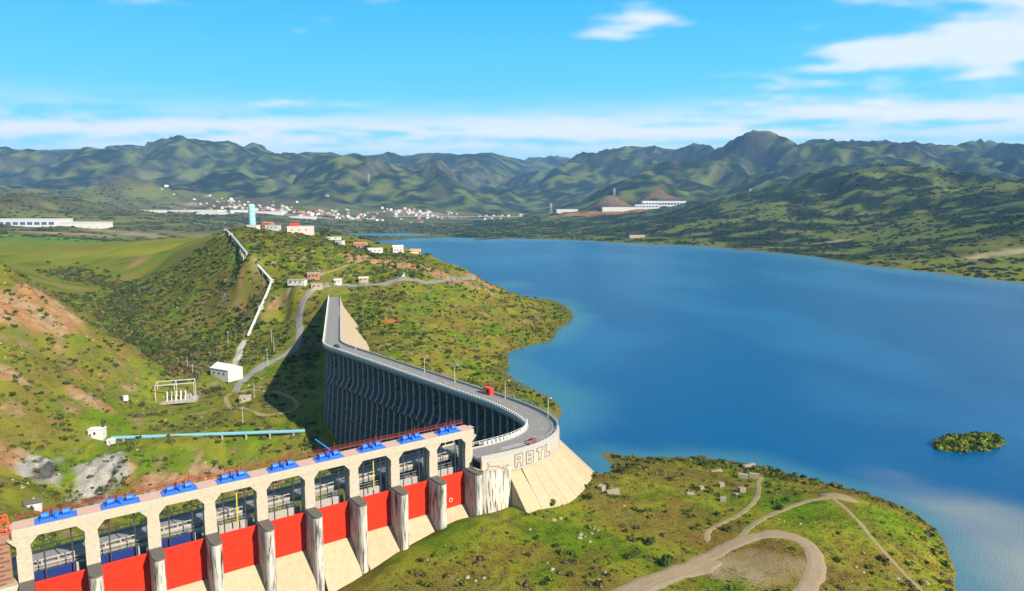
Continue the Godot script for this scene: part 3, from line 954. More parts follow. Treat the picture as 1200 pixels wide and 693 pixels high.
func bush_mesh(seed_: int, leaves: int, flat: float, leaf: float) -> ArrayMesh:
	# leaf sprays spread over and through a lumpy dome, unit radius
	var rng := RandomNumberGenerator.new()
	rng.seed = seed_
	var mb := MB.new()
	mb.colored = true
	var lumps := []
	for k in 7:
		var a := rng.randf() * TAU
		var r := rng.randf_range(0.15, 0.62)
		lumps.append([Vector3(cos(a) * r, rng.randf_range(0.2, 0.72) * flat, sin(a) * r), rng.randf_range(0.32, 0.55)])
	for k in leaves:
		var l: Array = lumps[k % 7]
		var d := Vector3(rng.randfn(), absf(rng.randfn()) * 0.9 - 0.25, rng.randfn()).normalized()
		var p: Vector3 = l[0] + d * l[1] * rng.randf_range(0.72, 1.05) * Vector3(1, flat, 1)
		if p.y < -0.05: p.y = 0.02
		var n := (d + Vector3(rng.randfn(), rng.randfn(), rng.randfn()) * 0.35).normalized()
		var t := n.cross(Vector3(rng.randfn(), rng.randfn(), rng.randfn())).normalized()
		var b := n.cross(t)
		var s := leaf * rng.randf_range(0.6, 1.3)
		var g := rng.randf_range(0.65, 1.3)
		var col := Color(g * rng.randf_range(0.9, 1.15), g, g * rng.randf_range(0.8, 1.1))
		mb.quad(p - t * s, p + b * s * 0.55, p + t * s, p - b * s * 0.55, col)
	return mb.mesh()

func tuft_mesh(seed_: int) -> ArrayMesh:
	var rng := RandomNumberGenerator.new()
	rng.seed = seed_
	var mb := MB.new()
	mb.colored = true
	for k in 7:
		var a := rng.randf() * TAU
		var o := Vector3(cos(a), 0, sin(a)) * rng.randf_range(0.0, 0.5)
		var lean := Vector3(cos(a), 0, sin(a)) * rng.randf_range(0.1, 0.7)
		var side := Vector3(-sin(a), 0, cos(a)) * 0.16
		var g := rng.randf_range(0.75, 1.2)
		mb.tri(o - side, o + lean + Vector3.UP * rng.randf_range(0.5, 1.0), o + side, Color(g, g, g * 0.9))
	return mb.mesh()

func scatter(called: String, label: String, category: String, mesh: Mesh, mats: Material, list: Array) -> void:
	if list.is_empty(): return
	var mm := MultiMesh.new()
	mm.transform_format = MultiMesh.TRANSFORM_3D
	mm.use_colors = true
	mm.mesh = mesh
	mm.instance_count = list.size()
	for i in list.size():
		mm.set_instance_transform(i, list[i][0])
		mm.set_instance_color(i, list[i][1])
	var o := MultiMeshInstance3D.new()
	o.name = numbered(called)
	o.multimesh = mm
	o.material_override = mats
	add_child(o)
	tag(o, label, category, "", "stuff")

func near_path(x: float, z: float, gap: float) -> bool:
	for p in path_points:
		if absf(p.x - x) < gap + p.y and absf(p.z - z) < gap + p.y: return true
	return false
var path_points: Array[Vector3] = []   # x, half width, z

func in_works(x: float, z: float, gap: float) -> bool:   # on the spillway, the dam or a building
	var l := Basis(Vector3.UP, -SPILL_TURN) * (Vector3(x, 0, z) - SPILL)
	if l.x > -10.0 and l.x < 122.0 and l.z > -18.0 - gap and l.z < 14.0 + gap: return true
	var q := Vector2(x, z)
	for k in CREST.size() - 1:
		var a := Vector2(CREST[k][0], CREST[k][1])
		var b := Vector2(CREST[k + 1][0], CREST[k + 1][1])
		if Geometry2D.get_closest_point_to_segment(q, a, b).distance_to(q) < 9.0 + gap: return true
	for c in KEEP_CLEAR:
		if Vector2(c[0], c[1]).distance_to(q) < c[2] + gap: return true
	return false
var KEEP_CLEAR := [[-189, -446, 13], [-204, -408, 15], [-211, -342, 8], [-164, -410, 5], [104, -210, 7], [66, -167, 10]]

var bush_meshes: Array[ArrayMesh] = []
var tints := {}
func bush_tint(kind: String, rng: RandomNumberGenerator) -> Color:
	var c: Color
	match kind:
		"dark": c = Color(0.040, 0.062, 0.016)
		"mid": c = Color(0.085, 0.115, 0.020)
		"light": c = Color(0.16, 0.21, 0.03)
		"brown": c = Color(0.115, 0.088, 0.048)
		_: c = Color(0.07, 0.08, 0.025)
	var g := rng.randf_range(0.7, 1.3)
	return Color(c.r * g * rng.randf_range(0.9, 1.15), c.g * g, c.b * g)

func plants() -> void:
	for k in 4: bush_meshes.append(bush_mesh(70 + k, 110, [0.8, 0.95, 0.7, 0.85][k], 0.24))
	var small := bush_mesh(80, 40, 0.75, 0.36)
	var rng := RandomNumberGenerator.new()
	rng.seed = 7
	# every shrub first as a candidate: place, radius, tint, area
	var found := []
	# [x0, x1, z0, z1, tries, area, smallest, largest, kinds]
	var areas := [
		[-60.0, 140.0, -290.0, -125.0, 9000, "bank", 0.35, 1.4, ["dark", "mid", "mid", "brown"]],
		[-130.0, 60.0, -720.0, -340.0, 9000, "slope", 0.8, 2.2, ["dark", "mid", "mid", "dark", "light"]],
		[-430.0, -60.0, -470.0, -200.0, 11000, "gorge", 0.8, 2.3, ["dark", "mid", "brown", "mid", "dark"]],
		[-430.0, -90.0, -760.0, -470.0, 14000, "valley", 1.0, 3.0, ["dark", "dark", "mid", "brown", "mid"]],
	]
	for a in areas:
		for t in a[4]:
			var x := rng.randf_range(a[0], a[1])
			var z := rng.randf_range(a[2], a[3])
			var size := lerpf(a[6], a[7], pow(rng.randf(), 2.2))
			var kind: String = a[8][rng.randi() % a[8].size()]
			var tint := bush_tint(kind, rng)
			var spin := rng.randf() * TAU
			var keep := rng.randf()
			var h := height(x, z)
			if a[5] != "gorge" and a[5] != "valley" and h < 0.25: continue
			var m := n_mid.get_noise_2d(x + 300.0, z)
			var p := n_patch.get_noise_2d(x - 200.0, z)
			var dens := smoothstep(-0.1, 0.45, m + 0.6 * p)
			match a[5]:
				"bank":
					dens = dens * 0.62 + (0.75 if h < 3.0 else 0.0)
					if h < 3.0 and z < -245.0: size *= 1.5
				"slope": dens = dens * 0.9 + 0.12 + (0.3 if h < 4.0 else 0.0)
				"gorge": dens = dens * 0.95 + 0.14
				"valley":
					dens = dens * 0.95 + 0.25
					if h < 12.0 and x < -190.0: dens += 0.5
			if keep > dens or in_works(x, z, size) or near_path(x, z, size * 0.7): continue
			var pos := Vector3(x, h - size * 0.12, z)
			var px := view_pixel(pos)
			if px.x < -60.0 or px.x > 1260.0 or px.y > 740.0: continue
			found.append([size / px.z, pos, size, tint, spin, a[5], px, kind])
	# banks of the island, thick with bushes
	for t in 230:
		var a := rng.randf() * TAU
		var r := sqrt(rng.randf())
		var x := ISLAND.x + cos(a) * r * 18.0
		var z := ISLAND.z - 0.35 * (x - ISLAND.x) + sin(a) * r * 9.0
		var size := rng.randf_range(1.0, 2.5)
		var h := height(x, z)
		if h < 0.0: continue
		var pos := Vector3(x, h - 0.15, z)
		var kd: String = ["dark", "mid", "light", "light"][rng.randi() % 4]
		found.append([size / 300.0, pos, size, bush_tint(kd, rng), rng.randf() * TAU, "island", view_pixel(pos), kd])
	found.sort_custom(func(a, b): return a[0] > b[0])
	var label := {
		"bank": ["low dark shrub in the grass of the near bank", "shrubs on the near bank"],
		"slope": ["shrub on the green slope between dam and lake", "shrubs on the slope behind the dam"],
		"gorge": ["shrub on the rough ground below the spillway and dam", "shrubs in the gorge"],
		"valley": ["shrub on the steep hillside below the white pipeline", "shrubs on the pipeline hill"],
		"island": ["bush growing on the small island in the lake", "bushes on the island"]}
	var rest := [[], [], [], []]
	var single := 0
	var k := 0
	for f in found:
		var b := Basis(Vector3.UP, f[4]).scaled(Vector3.ONE * f[2])
		var px: Vector3 = f[6]
		var inside: bool = px.x > 4.0 and px.x < 1196.0 and px.y < 690.0
		if px.x < 552.0 and px.y > 622.0 - (px.x - 30.0) * 0.218 and px.z > 205.0: inside = false   # behind the spillway
		if px.x > 381.0 and px.x < 652.0 and px.y > 400.0 + (px.x - 381.0) * 0.36 and px.z > 260.0: inside = false   # behind the dam
		if single < 290 and inside:
			single += 1
			var o := obj("shrub", bush_meshes[k % 4], shrub_material(f[3]))
			o.transform = Transform3D(b, f[1])
			tag(o, shrub_label(f), "shrub", label[f[5]][1])
		else:
			rest[k % 4].append([Transform3D(b, f[1]), f[3]])
		k += 1
	for i in 4: scatter("scrub", "scattered low scrub covering the slopes round the dam", "scrub", bush_meshes[i] if i < 2 else small, M.leaves, rest[i])
	# thick growth along the stream in the bottom of the gorge
	var stream := Curve2D.new()
	for q in [[-190, -420], [-222, -450], [-240, -500], [-290, -545], [-327, -566], [-350, -620], [-385, -690], [-430, -760], [-490, -790], [-560, -845]]: stream.add_point(Vector2(q[0], q[1]))
	var thick := []
	for t in 1500:
		var q := stream.sample_baked(rng.randf() * stream.get_baked_length())
		var x := q.x + rng.randfn() * 11.0
		var z := q.y + rng.randfn() * 11.0
		var s := rng.randf_range(1.2, 3.4)
		var tint := bush_tint("brown" if rng.randf() < (0.5 if z > -520.0 else 0.15) else "dark", rng)
		if in_works(x, z, s) or near_path(x, z, s): continue
		thick.append([Transform3D(Basis(Vector3.UP, rng.randf() * TAU).scaled(Vector3.ONE * s), on_ground(x, z, -s * 0.15)), tint])
	scatter("streamside_thicket", "thick dark and brown bushes along the bottom of the gorge", "thicket", bush_meshes[1], M.leaves, thick)
	# grass
	var tuft := tuft_mesh(5)
	var list := []
	for t in 52000:
		var x := rng.randf_range(-60.0, 140.0)
		var z := -rng.randf_range(125.0, 285.0)
		var s := rng.randf_range(0.22, 0.6)
		var g := rng.randf_range(0.75, 1.25)
		var h := height(x, z)
		if h < 0.3 or in_works(x, z, 0.0) or near_path(x, z, 0.3): continue
		if n_mid.get_noise_2d(x * 2.0, z * 2.0) < -0.25: continue
		var c := cover(x, z, h, Vector3.UP)
		list.append([Transform3D(Basis(Vector3.UP, rng.randf() * TAU).scaled(Vector3.ONE * s), Vector3(x, h - 0.03, z)), c * g])
	scatter("grass", "short green and olive grass on the near bank", "grass", tuft, M.leaves, list)
	list = []
	for t in 42000:
		var x := rng.randf_range(-430.0, 60.0)
		var z := -rng.randf_range(205.0, 720.0)
		var s := rng.randf_range(0.5, 1.2)
		var g := rng.randf_range(0.7, 1.25)
		var h := height(x, z)
		if (x > -60.0 and h < 0.3) or in_works(x, z, 0.0) or near_path(x, z, 0.5): continue
		var c := cover(x, z, h, Vector3.UP)
		list.append([Transform3D(Basis(Vector3.UP, rng.randf() * TAU).scaled(Vector3(s, s * 0.7, s)), Vector3(x, h - 0.05, z)), c * g])
	scatter("grass", "rough grass and weeds on the hillsides beyond the dam", "grass", tuft, M.leaves, list)
	# reeds along the water's edge of the green slope
	list = []
	for t in 9000:
		var x := rng.randf_range(-40.0, 75.0)
		var z := -rng.randf_range(385.0, 760.0)
		var h := height(x, z)
		if h < -0.3 or h > 1.4: continue
		var g := rng.randf_range(0.7, 1.3)
		list.append([Transform3D(Basis(Vector3.UP, rng.randf() * TAU).scaled(Vector3(1.0, rng.randf_range(1.4, 2.6), 1.0)), Vector3(x, h - 0.1, z)), Color(0.13, 0.14, 0.028) * g])
	scatter("reeds", "pale green reeds along the lake edge of the green slope", "reeds", tuft, M.leaves, list)
	# woods and thickets on the hills across the lake and the far valley
	list = []
	for t in 70000:
		var d := lerpf(760.0, 3600.0, pow(rng.randf(), 0.8))
		var x := rng.randf_range(-0.80, 0.82) * d
		var z := -d
		var s := rng.randf_range(1.6, 4.6) * (1.0 + d / 3500.0)
		var g := rng.randf_range(0.6, 1.3)
		var m := n_wide.get_noise_2d(x, z) + 0.6 * n_patch.get_noise_2d(x * 0.6, z * 0.6)
		if x < -330.0 and d < 1350.0: continue
		if rng.randf() > smoothstep(-0.2, 0.3, m) * 0.75 + 0.1: continue
		if x < -250.0 and rng.randf() < 0.5: continue
		var h := height(x, z)
		if h < 0.4 or bare(x, z): continue
		list.append([Transform3D(Basis(Vector3.UP, rng.randf() * TAU).scaled(Vector3(s, s * 0.8, s)), Vector3(x, h - s * 0.15, z)), Color(0.030, 0.050, 0.016) * g])
	scatter("thicket", "dark thickets dotted over the hills across the lake", "thicket", small, M.leaves, list)

func near_name(list: Array, p: Vector3) -> String:
	var best := ""
	var least := 1e9
	for q in list:
		var d := Vector2(p.x - q[0], p.z - q[1]).length()
		if d < least:
			least = d
			best = q[2]
	return best

var PLACES := {
	"bank": [[28, -153, "the pale dirt road"], [60, -179, "the bend of the pale dirt road"], [15, -203, "the foot of the tan sloping face"], [106, -206, "the dirt pad on the knoll"], [32, -209, "the long broken white slab"], [87, -246, "the two white concrete boxes"], [-12, -178, "the spillway aprons"], [124, -195, "the right-hand shore"], [70, -215, "the row of white cubes"], [103, -180, "the straight dirt track"], [50, -272, "the water behind the tan face"], [-8, -162, "the boulder cluster"], [62, -250, "the far grassy shore"]],
	"gorge": [[-204, -408, "the substation"], [-189, -447, "the white works building"], [-150, -352, "the blue pipeline"], [-211, -342, "the valve house"], [-150, -405, "the ring road"], [-280, -400, "the bare tan hill face"], [-206, -312, "the grey rock wall"], [-95, -345, "the shaded dam foot"], [-260, -300, "the road at the left edge"], [-320, -350, "the left hill's near slope"], [-240, -375, "the left hill's toe"], [-150, -300, "the ochre rocks behind the spillway"], [-370, -420, "the left hill's crest"], [-110, -300, "the shade under the dam"], [-180, -275, "the low ground behind the middle gates"], [-215, -280, "the little dark-roofed shed"], [-130, -330, "the right end of the blue pipeline"], [-170, -380, "the grass between ring road and blue pipeline"]],
	"valley": [[-229, -599, "the middle of the white pipeline"], [-205, -530, "the foot of the white pipeline"], [-300, -735, "the top of the white pipeline"], [-165, -520, "the asphalt road by the dam"], [-150, -640, "the hill track"], [-330, -600, "the stream in the valley bottom"], [-350, -690, "the dark flank left of the pipeline"], [-225, -700, "the hilltop houses"], [-140, -700, "the houses above the lake"], [-240, -505, "the concrete road"]],
	"slope": [[-87, -497, "the orange earth patch"], [-80, -615, "the lakeside road"], [20, -560, "the reedy shore"], [-40, -400, "the red booth"], [-60, -380, "the far bend of the dam"], [40, -690, "the tip of the point"], [-85, -560, "the far tan face"]],
	"island": [[186, -288, "left end of the island"], [203, -287, "near edge of the island"], [203, -303, "far edge of the island"], [220, -301, "right end of the island"], [203, -295, "middle of the island"]]}

func shrub_label(f: Array) -> String:
	var look: String = {"dark": "dark green", "mid": "green", "light": "light green", "brown": "brown"}[f[7]]
	var size: String = "large" if f[2] > 1.7 else ("small" if f[2] < 1.0 else "medium-sized")
	if f[5] == "island": return "%s %s bush growing at the %s in the lake" % [size, look, near_name(PLACES.island, f[1])]
	return "%s %s shrub near %s" % [size, look, near_name(PLACES[f[5]], f[1])]

func shrub_material(c: Color) -> Material:
	# a few shared tints, the nearest one is used
	var key := "%d_%d" % [int(c.r * 60.0), int(c.g * 60.0)]
	if not tints.has(key):
		var m := StandardMaterial3D.new()
		m.albedo_color = c.linear_to_srgb()
		m.vertex_color_use_as_albedo = true
		m.roughness = 0.9
		m.metallic_specular = 0.15
		tints[key] = m
	return tints[key]

func tree(at: Vector3, size: float, label: String, group: String, tint: Color, seed_: int) -> void:
	var rng := RandomNumberGenerator.new()
	rng.seed = seed_
	var t := thing("tree", label, "tree", at, rng.randf() * TAU, group)
	var mb := MB.new()
	mb.bar(Vector3(0, -0.4, 0), Vector3(0.1, size * 0.55, 0.05), size * 0.055, 7, Color.WHITE, size * 0.03)
	for k in 5:
		var a := TAU * k / 5.0 + rng.randf()
		mb.bar(Vector3(0.07, size * (0.3 + 0.05 * k), 0.03), Vector3(cos(a) * size * 0.28, size * (0.55 + 0.06 * k), sin(a) * size * 0.28), size * 0.022, 5, Color.WHITE, size * 0.008)
	obj("trunk", mb.mesh(), M.bark, t)
	var c := obj("crown", bush_mesh(seed_ + 1, 420, 1.05, 0.15), shrub_material(tint), t)
	c.position = Vector3(0, size * 0.28, 0)
	c.scale = Vector3.ONE * size * 0.52
# ---------------------------------------------------------------- the spillway
# local axes: x along the gates, z upstream; the first column stands at x = 0
const SPILL := Vector3(-100.7, 0, -134.4)
const SPILL_TURN := 0.62
const BAY := 12.0
func spill_point(x: float, y: float, z: float) -> Vector3:
	return SPILL + Basis(Vector3.UP, SPILL_TURN) * Vector3(x, y, z)

func build_spillway() -> void:
	var sp := thing("gated_spillway", "cream concrete gated spillway with nine red gates beside the grassy bank", "spillway", SPILL, SPILL_TURN)
	var mb := MB.new()
	mb.cbox(Vector3(54.0, 37.99, -2.4), Vector3(111.6, 1.98, 5.2), 0.12)
	obj("top_beam", mb.mesh(), M.concrete, sp)
	# columns with bracketed heads
	var col := MB.new()
	col.slab(PackedVector2Array([Vector2(-1.32, 27.6), Vector2(1.32, 27.6), Vector2(1.32, 33.5), Vector2(1.2, 33.62), Vector2(1.2, 35.3), Vector2(2.7, 36.998), Vector2(-2.7, 36.998), Vector2(-1.2, 35.3), Vector2(-1.2, 33.62), Vector2(-1.32, 33.5)]), Vector3(0, 0, -0.85), Vector3.RIGHT, Vector3.UP, 1.9)
	var col_mesh := col.mesh()
	var back := MB.new()
	back.cbox(Vector3(0, 30.5, -4.35), Vector3(1.5, 12.98, 1.2), 0.08)
	var back_mesh := back.mesh()
	# piers: round-nosed walls running upstream and downstream
	var outline := PackedVector2Array()
	outline.append(Vector2(-1.25, -16.0)); outline.append(Vector2(1.25, -16.0))
	for k in 9:
		var a := PI * k / 8.0
		outline.append(Vector2(1.25 * cos(a), 4.6 + 1.7 * sin(a)))
	var pier := MB.new()
	var lo := []
	var hi := []
	for q in outline:
		lo.append(Vector3(q.x, -12.0, q.y)); hi.append(Vector3(q.x, 27.4 if q.y > -1.8 else 25.4, q.y))
	# nose part up to the gate-top level
	var nose := []
	for q in outline: nose.append(Vector2(q.x, maxf(q.y, -1.8)))
	var r0 := []
	var r1 := []
	for q in nose:
		r0.append(Vector3(q.x, -12.0, q.y)); r1.append(Vector3(q.x, 27.2, q.y))
	pier.loft([r0, r1], Vector3(0, 8, 0), true, true)
	var pier_mesh := pier.mesh()
	var cap := MB.new()
	var c0 := []
	var c1 := []
	for q in nose:
		c0.append(Vector3(q.x * 1.06, 27.2, q.y * 1.02)); c1.append(Vector3(q.x * 1.06, 27.6, q.y * 1.02))
	cap.loft([c0, c1], Vector3(0, 27.4, 0), true, true)
	var cap_mesh := cap.mesh()
	var tail := MB.new()
	tail.box(Vector3(0, 5.2, -9.9), Vector3(2.3, 34.0, 16.0))
	var tail_mesh := tail.mesh()
	for i in 10:
		var x := BAY * i
		var o := obj("column", col_mesh, M.concrete, sp)
		o.position.x = x
		o = obj("rear_column", back_mesh, M.grey_concrete, sp)
		o.position.x = x
		o = obj("pier", pier_mesh, M.stained, sp)
		o.position.x = x
		var p := obj("coping", cap_mesh, M.coping, o)
		p.position.x = 0.0
		o = obj("pier_tail", tail_mesh, M.grey_concrete, sp)
		o.position.x = x
	# gates, sills, sloping aprons, lifting rods
	var gate := MB.new()
	gate.cbox(Vector3(0, 21.4, 0), Vector3(9.4, 10.2, 0.35), 0.05)
	var gate_mesh := gate.mesh()
	var gate_rib := MB.new()
	gate_rib.box(Vector3(0, 0, 0), Vector3(9.3, 0.14, 0.06))
	var rib_mesh := gate_rib.mesh()
	var sill := MB.new()
	sill.cbox(Vector3(0, 15.6, -1.6), Vector3(9.6, 1.6, 3.0), 0.2)
	var sill_mesh := sill.mesh()
	var apron := MB.new()
	apron.hexa([Vector3(-4.76, 15.2, -0.2), Vector3(4.76, 15.2, -0.2), Vector3(4.76, -12.0, 23.5), Vector3(-4.76, -12.0, 23.5), Vector3(-4.76, 16.4, -0.1), Vector3(4.76, 16.4, -0.1), Vector3(4.76, -10.8, 23.6), Vector3(-4.76, -10.8, 23.6)])
	var apron_mesh := apron.mesh()
	for i in 9:
		var x := BAY * (i + 0.5)
		var g := obj("gate", gate_mesh, M.red_paint, sp)
		g.position = Vector3(x, 0, -0.75)
		for y in [18.2, 20.6, 23.0, 25.4]:
			var rb := obj("seam_strip", rib_mesh, M.red_paint, g)
			rb.position = Vector3(0, y, 0.19)
		if i == 8:
			mb = MB.new()
			for k in 14:
				var a0 := TAU * k / 14.0
				var a1 := TAU * (k + 1) / 14.0
				mb.bar(Vector3(cos(a0) * 0.55, 18.7 + sin(a0) * 0.55, 0.2), Vector3(cos(a1) * 0.55, 18.7 + sin(a1) * 0.55, 0.2), 0.06, 4)
			obj("ring_mark", mb.mesh(), M.white_paint, g)
		g = obj("sill", sill_mesh, M.slab, sp)
		g.position.x = x
		g = obj("apron_slab", apron_mesh, M.slab if i % 2 else M.slab_b, sp)
		g.position.x = x
		for fx in [-2.6, 2.4]:
			mb = MB.new()
			mb.bar(Vector3(x + fx, 25.0, -1.9), Vector3(x + fx, 37.01, -1.9), 0.15, 6)
			obj("lifting_rod", mb.mesh(), M.dark_steel, sp)
		if i == 3 or i == 6:
			mb = MB.new()
			mb.bar(Vector3(x + 0.6, 27.0, -2.4), Vector3(x + 0.6, 37.01, -2.4), 0.16, 6)
			mb.bar(Vector3(x + 0.15, 31.0, -2.4), Vector3(x + 1.05, 31.0, -2.4), 0.12, 6)
			obj("chain_guide", mb.mesh(), M.yellow, sp)
		# beam across behind the gate; a navy stop panel in the first three bays
		mb = MB.new()
		mb.cbox(Vector3(x, 24.5, -5.4), Vector3(9.65, 4.0, 0.8), 0.06)
		obj("cross_wall", mb.mesh(), M.grey_concrete, sp)
		if i < 3:
			mb = MB.new()
			mb.cbox(Vector3(x - 0.9, 25.4, -3.0), Vector3(7.6, 4.6, 0.5), 0.06)
			obj("stop_panel", mb.mesh(), M.navy, sp)
		mb = MB.new()
		mb.bar(Vector3(x - 4.7, 28.0, -5.4), Vector3(x + 4.7, 28.0, -5.4), 0.06, 5)
		mb.bar(Vector3(x - 4.7, 27.2, -5.4), Vector3(x + 4.7, 27.2, -5.4), 0.05, 5)
		for k in 5:
			mb.bar(Vector3(x - 4.6 + k * 2.3, 26.45, -5.4), Vector3(x - 4.6 + k * 2.3, 28.0, -5.4), 0.05, 5)
		obj("walk_railing", mb.mesh(), M.steel, sp)
	# road bridge behind the gates
	mb = MB.new()
	var bx0 := -46.0
	var bx1 := 112.0
	mb.hexa([Vector3(bx0, 24.6, -15.0), Vector3(bx1, 28.6, -15.0), Vector3(bx1, 28.6, -7.0), Vector3(bx0, 24.6, -7.0), Vector3(bx0, 25.6, -15.0), Vector3(bx1, 29.6, -15.0), Vector3(bx1, 29.6, -7.0), Vector3(bx0, 25.6, -7.0)])
	obj("bridge_deck", mb.mesh(), M.asphalt, sp)
	for z in [-7.2, -14.8]:
		mb = MB.new()
		mb.hexa([Vector3(bx0, 25.6, z - 0.2), Vector3(bx1, 29.6, z - 0.2), Vector3(bx1, 29.6, z + 0.2), Vector3(bx0, 25.6, z + 0.2), Vector3(bx0, 26.05, z - 0.2), Vector3(bx1, 30.05, z - 0.2), Vector3(bx1, 30.05, z + 0.2), Vector3(bx0, 26.05, z + 0.2)])
		obj("bridge_kerb", mb.mesh(), M.concrete, sp)
		for k in 53:
			var x := lerpf(bx0 + 0.5, bx1 - 0.5, k / 52.0)
			var y := lerpf(26.0, 30.0, k / 52.0)
			mb = MB.new()
			mb.box(Vector3(x, y + 0.5, z), Vector3(0.22, 1.0, 0.22))
			obj("bridge_post", mb.mesh(), M.concrete, sp)
		mb = MB.new()
		mb.bar(Vector3(bx0, 27.0, z), Vector3(bx1, 31.0, z), 0.12, 5)
		obj("bridge_rail", mb.mesh(), M.concrete, sp)
	# the top: faded pink walkway plates between the hoists, red railing and masts along the back
	for i in 10:
		mb = MB.new()
		mb.box(Vector3(BAY * i, 39.02, -2.3), Vector3(5.4, 0.03, 2.4))
		obj("walk_plate", mb.mesh(), M.pink, sp)
	for i in 38:
		var x := -0.8 + i * 2.96
		mb = MB.new()
		mb.bar(Vector3(x, 38.97, -4.75), Vector3(x, 40.8, -4.75), 0.06, 5)
		obj("railing_post", mb.mesh(), M.red_rail, sp)
		if i < 37:
			mb = MB.new()
			for y in [40.78, 40.3]:
				mb.bar(Vector3(x, y, -4.75), Vector3(x + 2.96, y, -4.75), 0.05, 5)
			mb.box(Vector3(x + 1.48, 39.85, -4.75), Vector3(2.9, 0.25, 0.04))
			obj("rail", mb.mesh(), M.red_rail, sp)
	for i in 9:
		mb = MB.new()
		mb.bar(Vector3(BAY * i + 8.6, 38.97, -4.6), Vector3(BAY * i + 8.6, 41.9, -4.6), 0.14, 6, Color.WHITE, 0.09)
		obj("mast", mb.mesh(), M.red_rail, sp)
	# red braced frame at the left end and the stair tower below it
	mb = MB.new()
	for q in [[-5.6, -1.0], [-1.9, -1.0], [-5.6, -3.6], [-1.9, -3.6]]:
		mb.bar(Vector3(q[0], 38.2, q[1]), Vector3(q[0] * 0.75 - 1.0, 41.4, q[1]), 0.14, 6)
	for z in [-1.0, -3.6]:
		mb.bar(Vector3(-5.6, 38.2, z), Vector3(-2.4, 41.4, z), 0.12, 6)
		mb.bar(Vector3(-1.9, 38.2, z), Vector3(-5.2, 41.4, z), 0.12, 6)
		mb.bar(Vector3(-5.2, 41.4, z), Vector3(-2.4, 41.4, z), 0.12, 6)
		mb.bar(Vector3(-5.7, 38.3, z), Vector3(-1.6, 38.3, z), 0.16, 6)
	obj("end_frame", mb.mesh(), M.red_orange, sp)
	mb = MB.new()
	mb.cbox(Vector3(-4.0, 31.3, -2.4), Vector3(3.6, 13.6, 3.4), 0.1)
	obj("stair_tower", mb.mesh(), M.brown_concrete, sp)
	for k in 12:
		mb = MB.new()
		mb.box(Vector3(-4.0 + (0.5 if k % 2 else -0.5), 26.0 + k * 0.95, -0.55), Vector3(2.2, 0.12, 0.45))
		obj("stair_step", mb.mesh(), M.rusty, sp)
	mb = MB.new()
	mb.cbox(Vector3(-4.6, 13.0, -3.0), Vector3(6.6, 29.0, 8.0), 0.3)
	obj("end_block", mb.mesh(), M.concrete, sp)
	# stained end pier at the right: a round-nosed open-topped block
	var o1 := []
	for k in 11:
		var a := PI * 0.5 + PI * 0.55 * k / 10.0
		o1.append(Vector2(4.4 + 5.6 * cos(a), 2.2 + 5.4 * sin(a)))
	o1.append(Vector2(-1.2, -3.0)); o1.append(Vector2(9.6, -3.0)); o1.append(Vector2(9.6, 6.0)); o1.append(Vector2(8.8, 7.4))
	var ra := []
	var rb2 := []
	var rc := []
	var rd := []
	var cen := Vector2(4.4, 2.0)
	for q in o1:
		ra.append(Vector3(109.3 + q.x, 2.0, q.y)); rb2.append(Vector3(109.3 + q.x, 28.0, q.y))
		var i2: Vector2 = cen + (q - cen) * 0.86
		rc.append(Vector3(109.3 + i2.x, 28.0, i2.y)); rd.append(Vector3(109.3 + i2.x, 24.5, i2.y))
	mb = MB.new()
	mb.loft([ra, rb2], Vector3(113.7, 12, 2), true, false)
	for i in o1.size():
		var j := (i + 1) % o1.size()
		mb.quad_out(rb2[i], rb2[j], rc[j], rc[i], Vector3(113.7, 0, 2))
		mb.quad_out(rc[i], rc[j], rd[j], rd[i], rc[i] * 2.0 - Vector3(113.7, 26, 2))
	mb.fan(rd, Vector3(113.7, 0, 2))
	obj("end_pier", mb.mesh(), M.stained_b, sp)
	mb = MB.new()
	mb.bar(Vector3(111.5, 28.0, 6.2), Vector3(111.5, 30.6, 6.2), 0.1, 6)
	mb.bar(Vector3(115.5, 28.0, 7.4), Vector3(115.5, 29.4, 7.4), 0.08, 6)
	mb.bar(Vector3(111.5, 29.3, 6.2), Vector3(115.5, 29.3, 7.4), 0.07, 6)
	mb.bar(Vector3(111.5, 29.3, 6.2), Vector3(110.4, 29.3, 1.0), 0.07, 6)
	obj("pier_railing", mb.mesh(), M.tan_steel, sp)
	mb = MB.new()
	mb.hexa([Vector3(118.2, 4.0, -4.0), Vector3(125.4, 4.0, -4.0), Vector3(125.4, 4.0, 27.3), Vector3(118.2, 4.0, 27.3), Vector3(118.2, 26.0, -4.0), Vector3(122.8, 26.0, -4.0), Vector3(122.8, 26.0, 5.3), Vector3(118.2, 26.0, 5.3)])
	obj("wing_slab", mb.mesh(), M.slab, sp)
	# hoists, one above each gate
	var names := ["leftmost", "second", "third", "fourth", "middle", "sixth", "seventh", "eighth", "rightmost"]
	for i in 9:
		var lab := "blue gate hoist on the spillway deck above the %s red gate" % names[i]
		if i > 0 and i < 4: lab += " from the left"
		if i > 4 and i < 8: lab += " from the left"
		if i == 5: lab = "blue gate hoist with a slanting blue boom, on the spillway deck"
		hoist(spill_point(BAY * (i + 0.5), 39.0, -2.2), lab, i == 5)

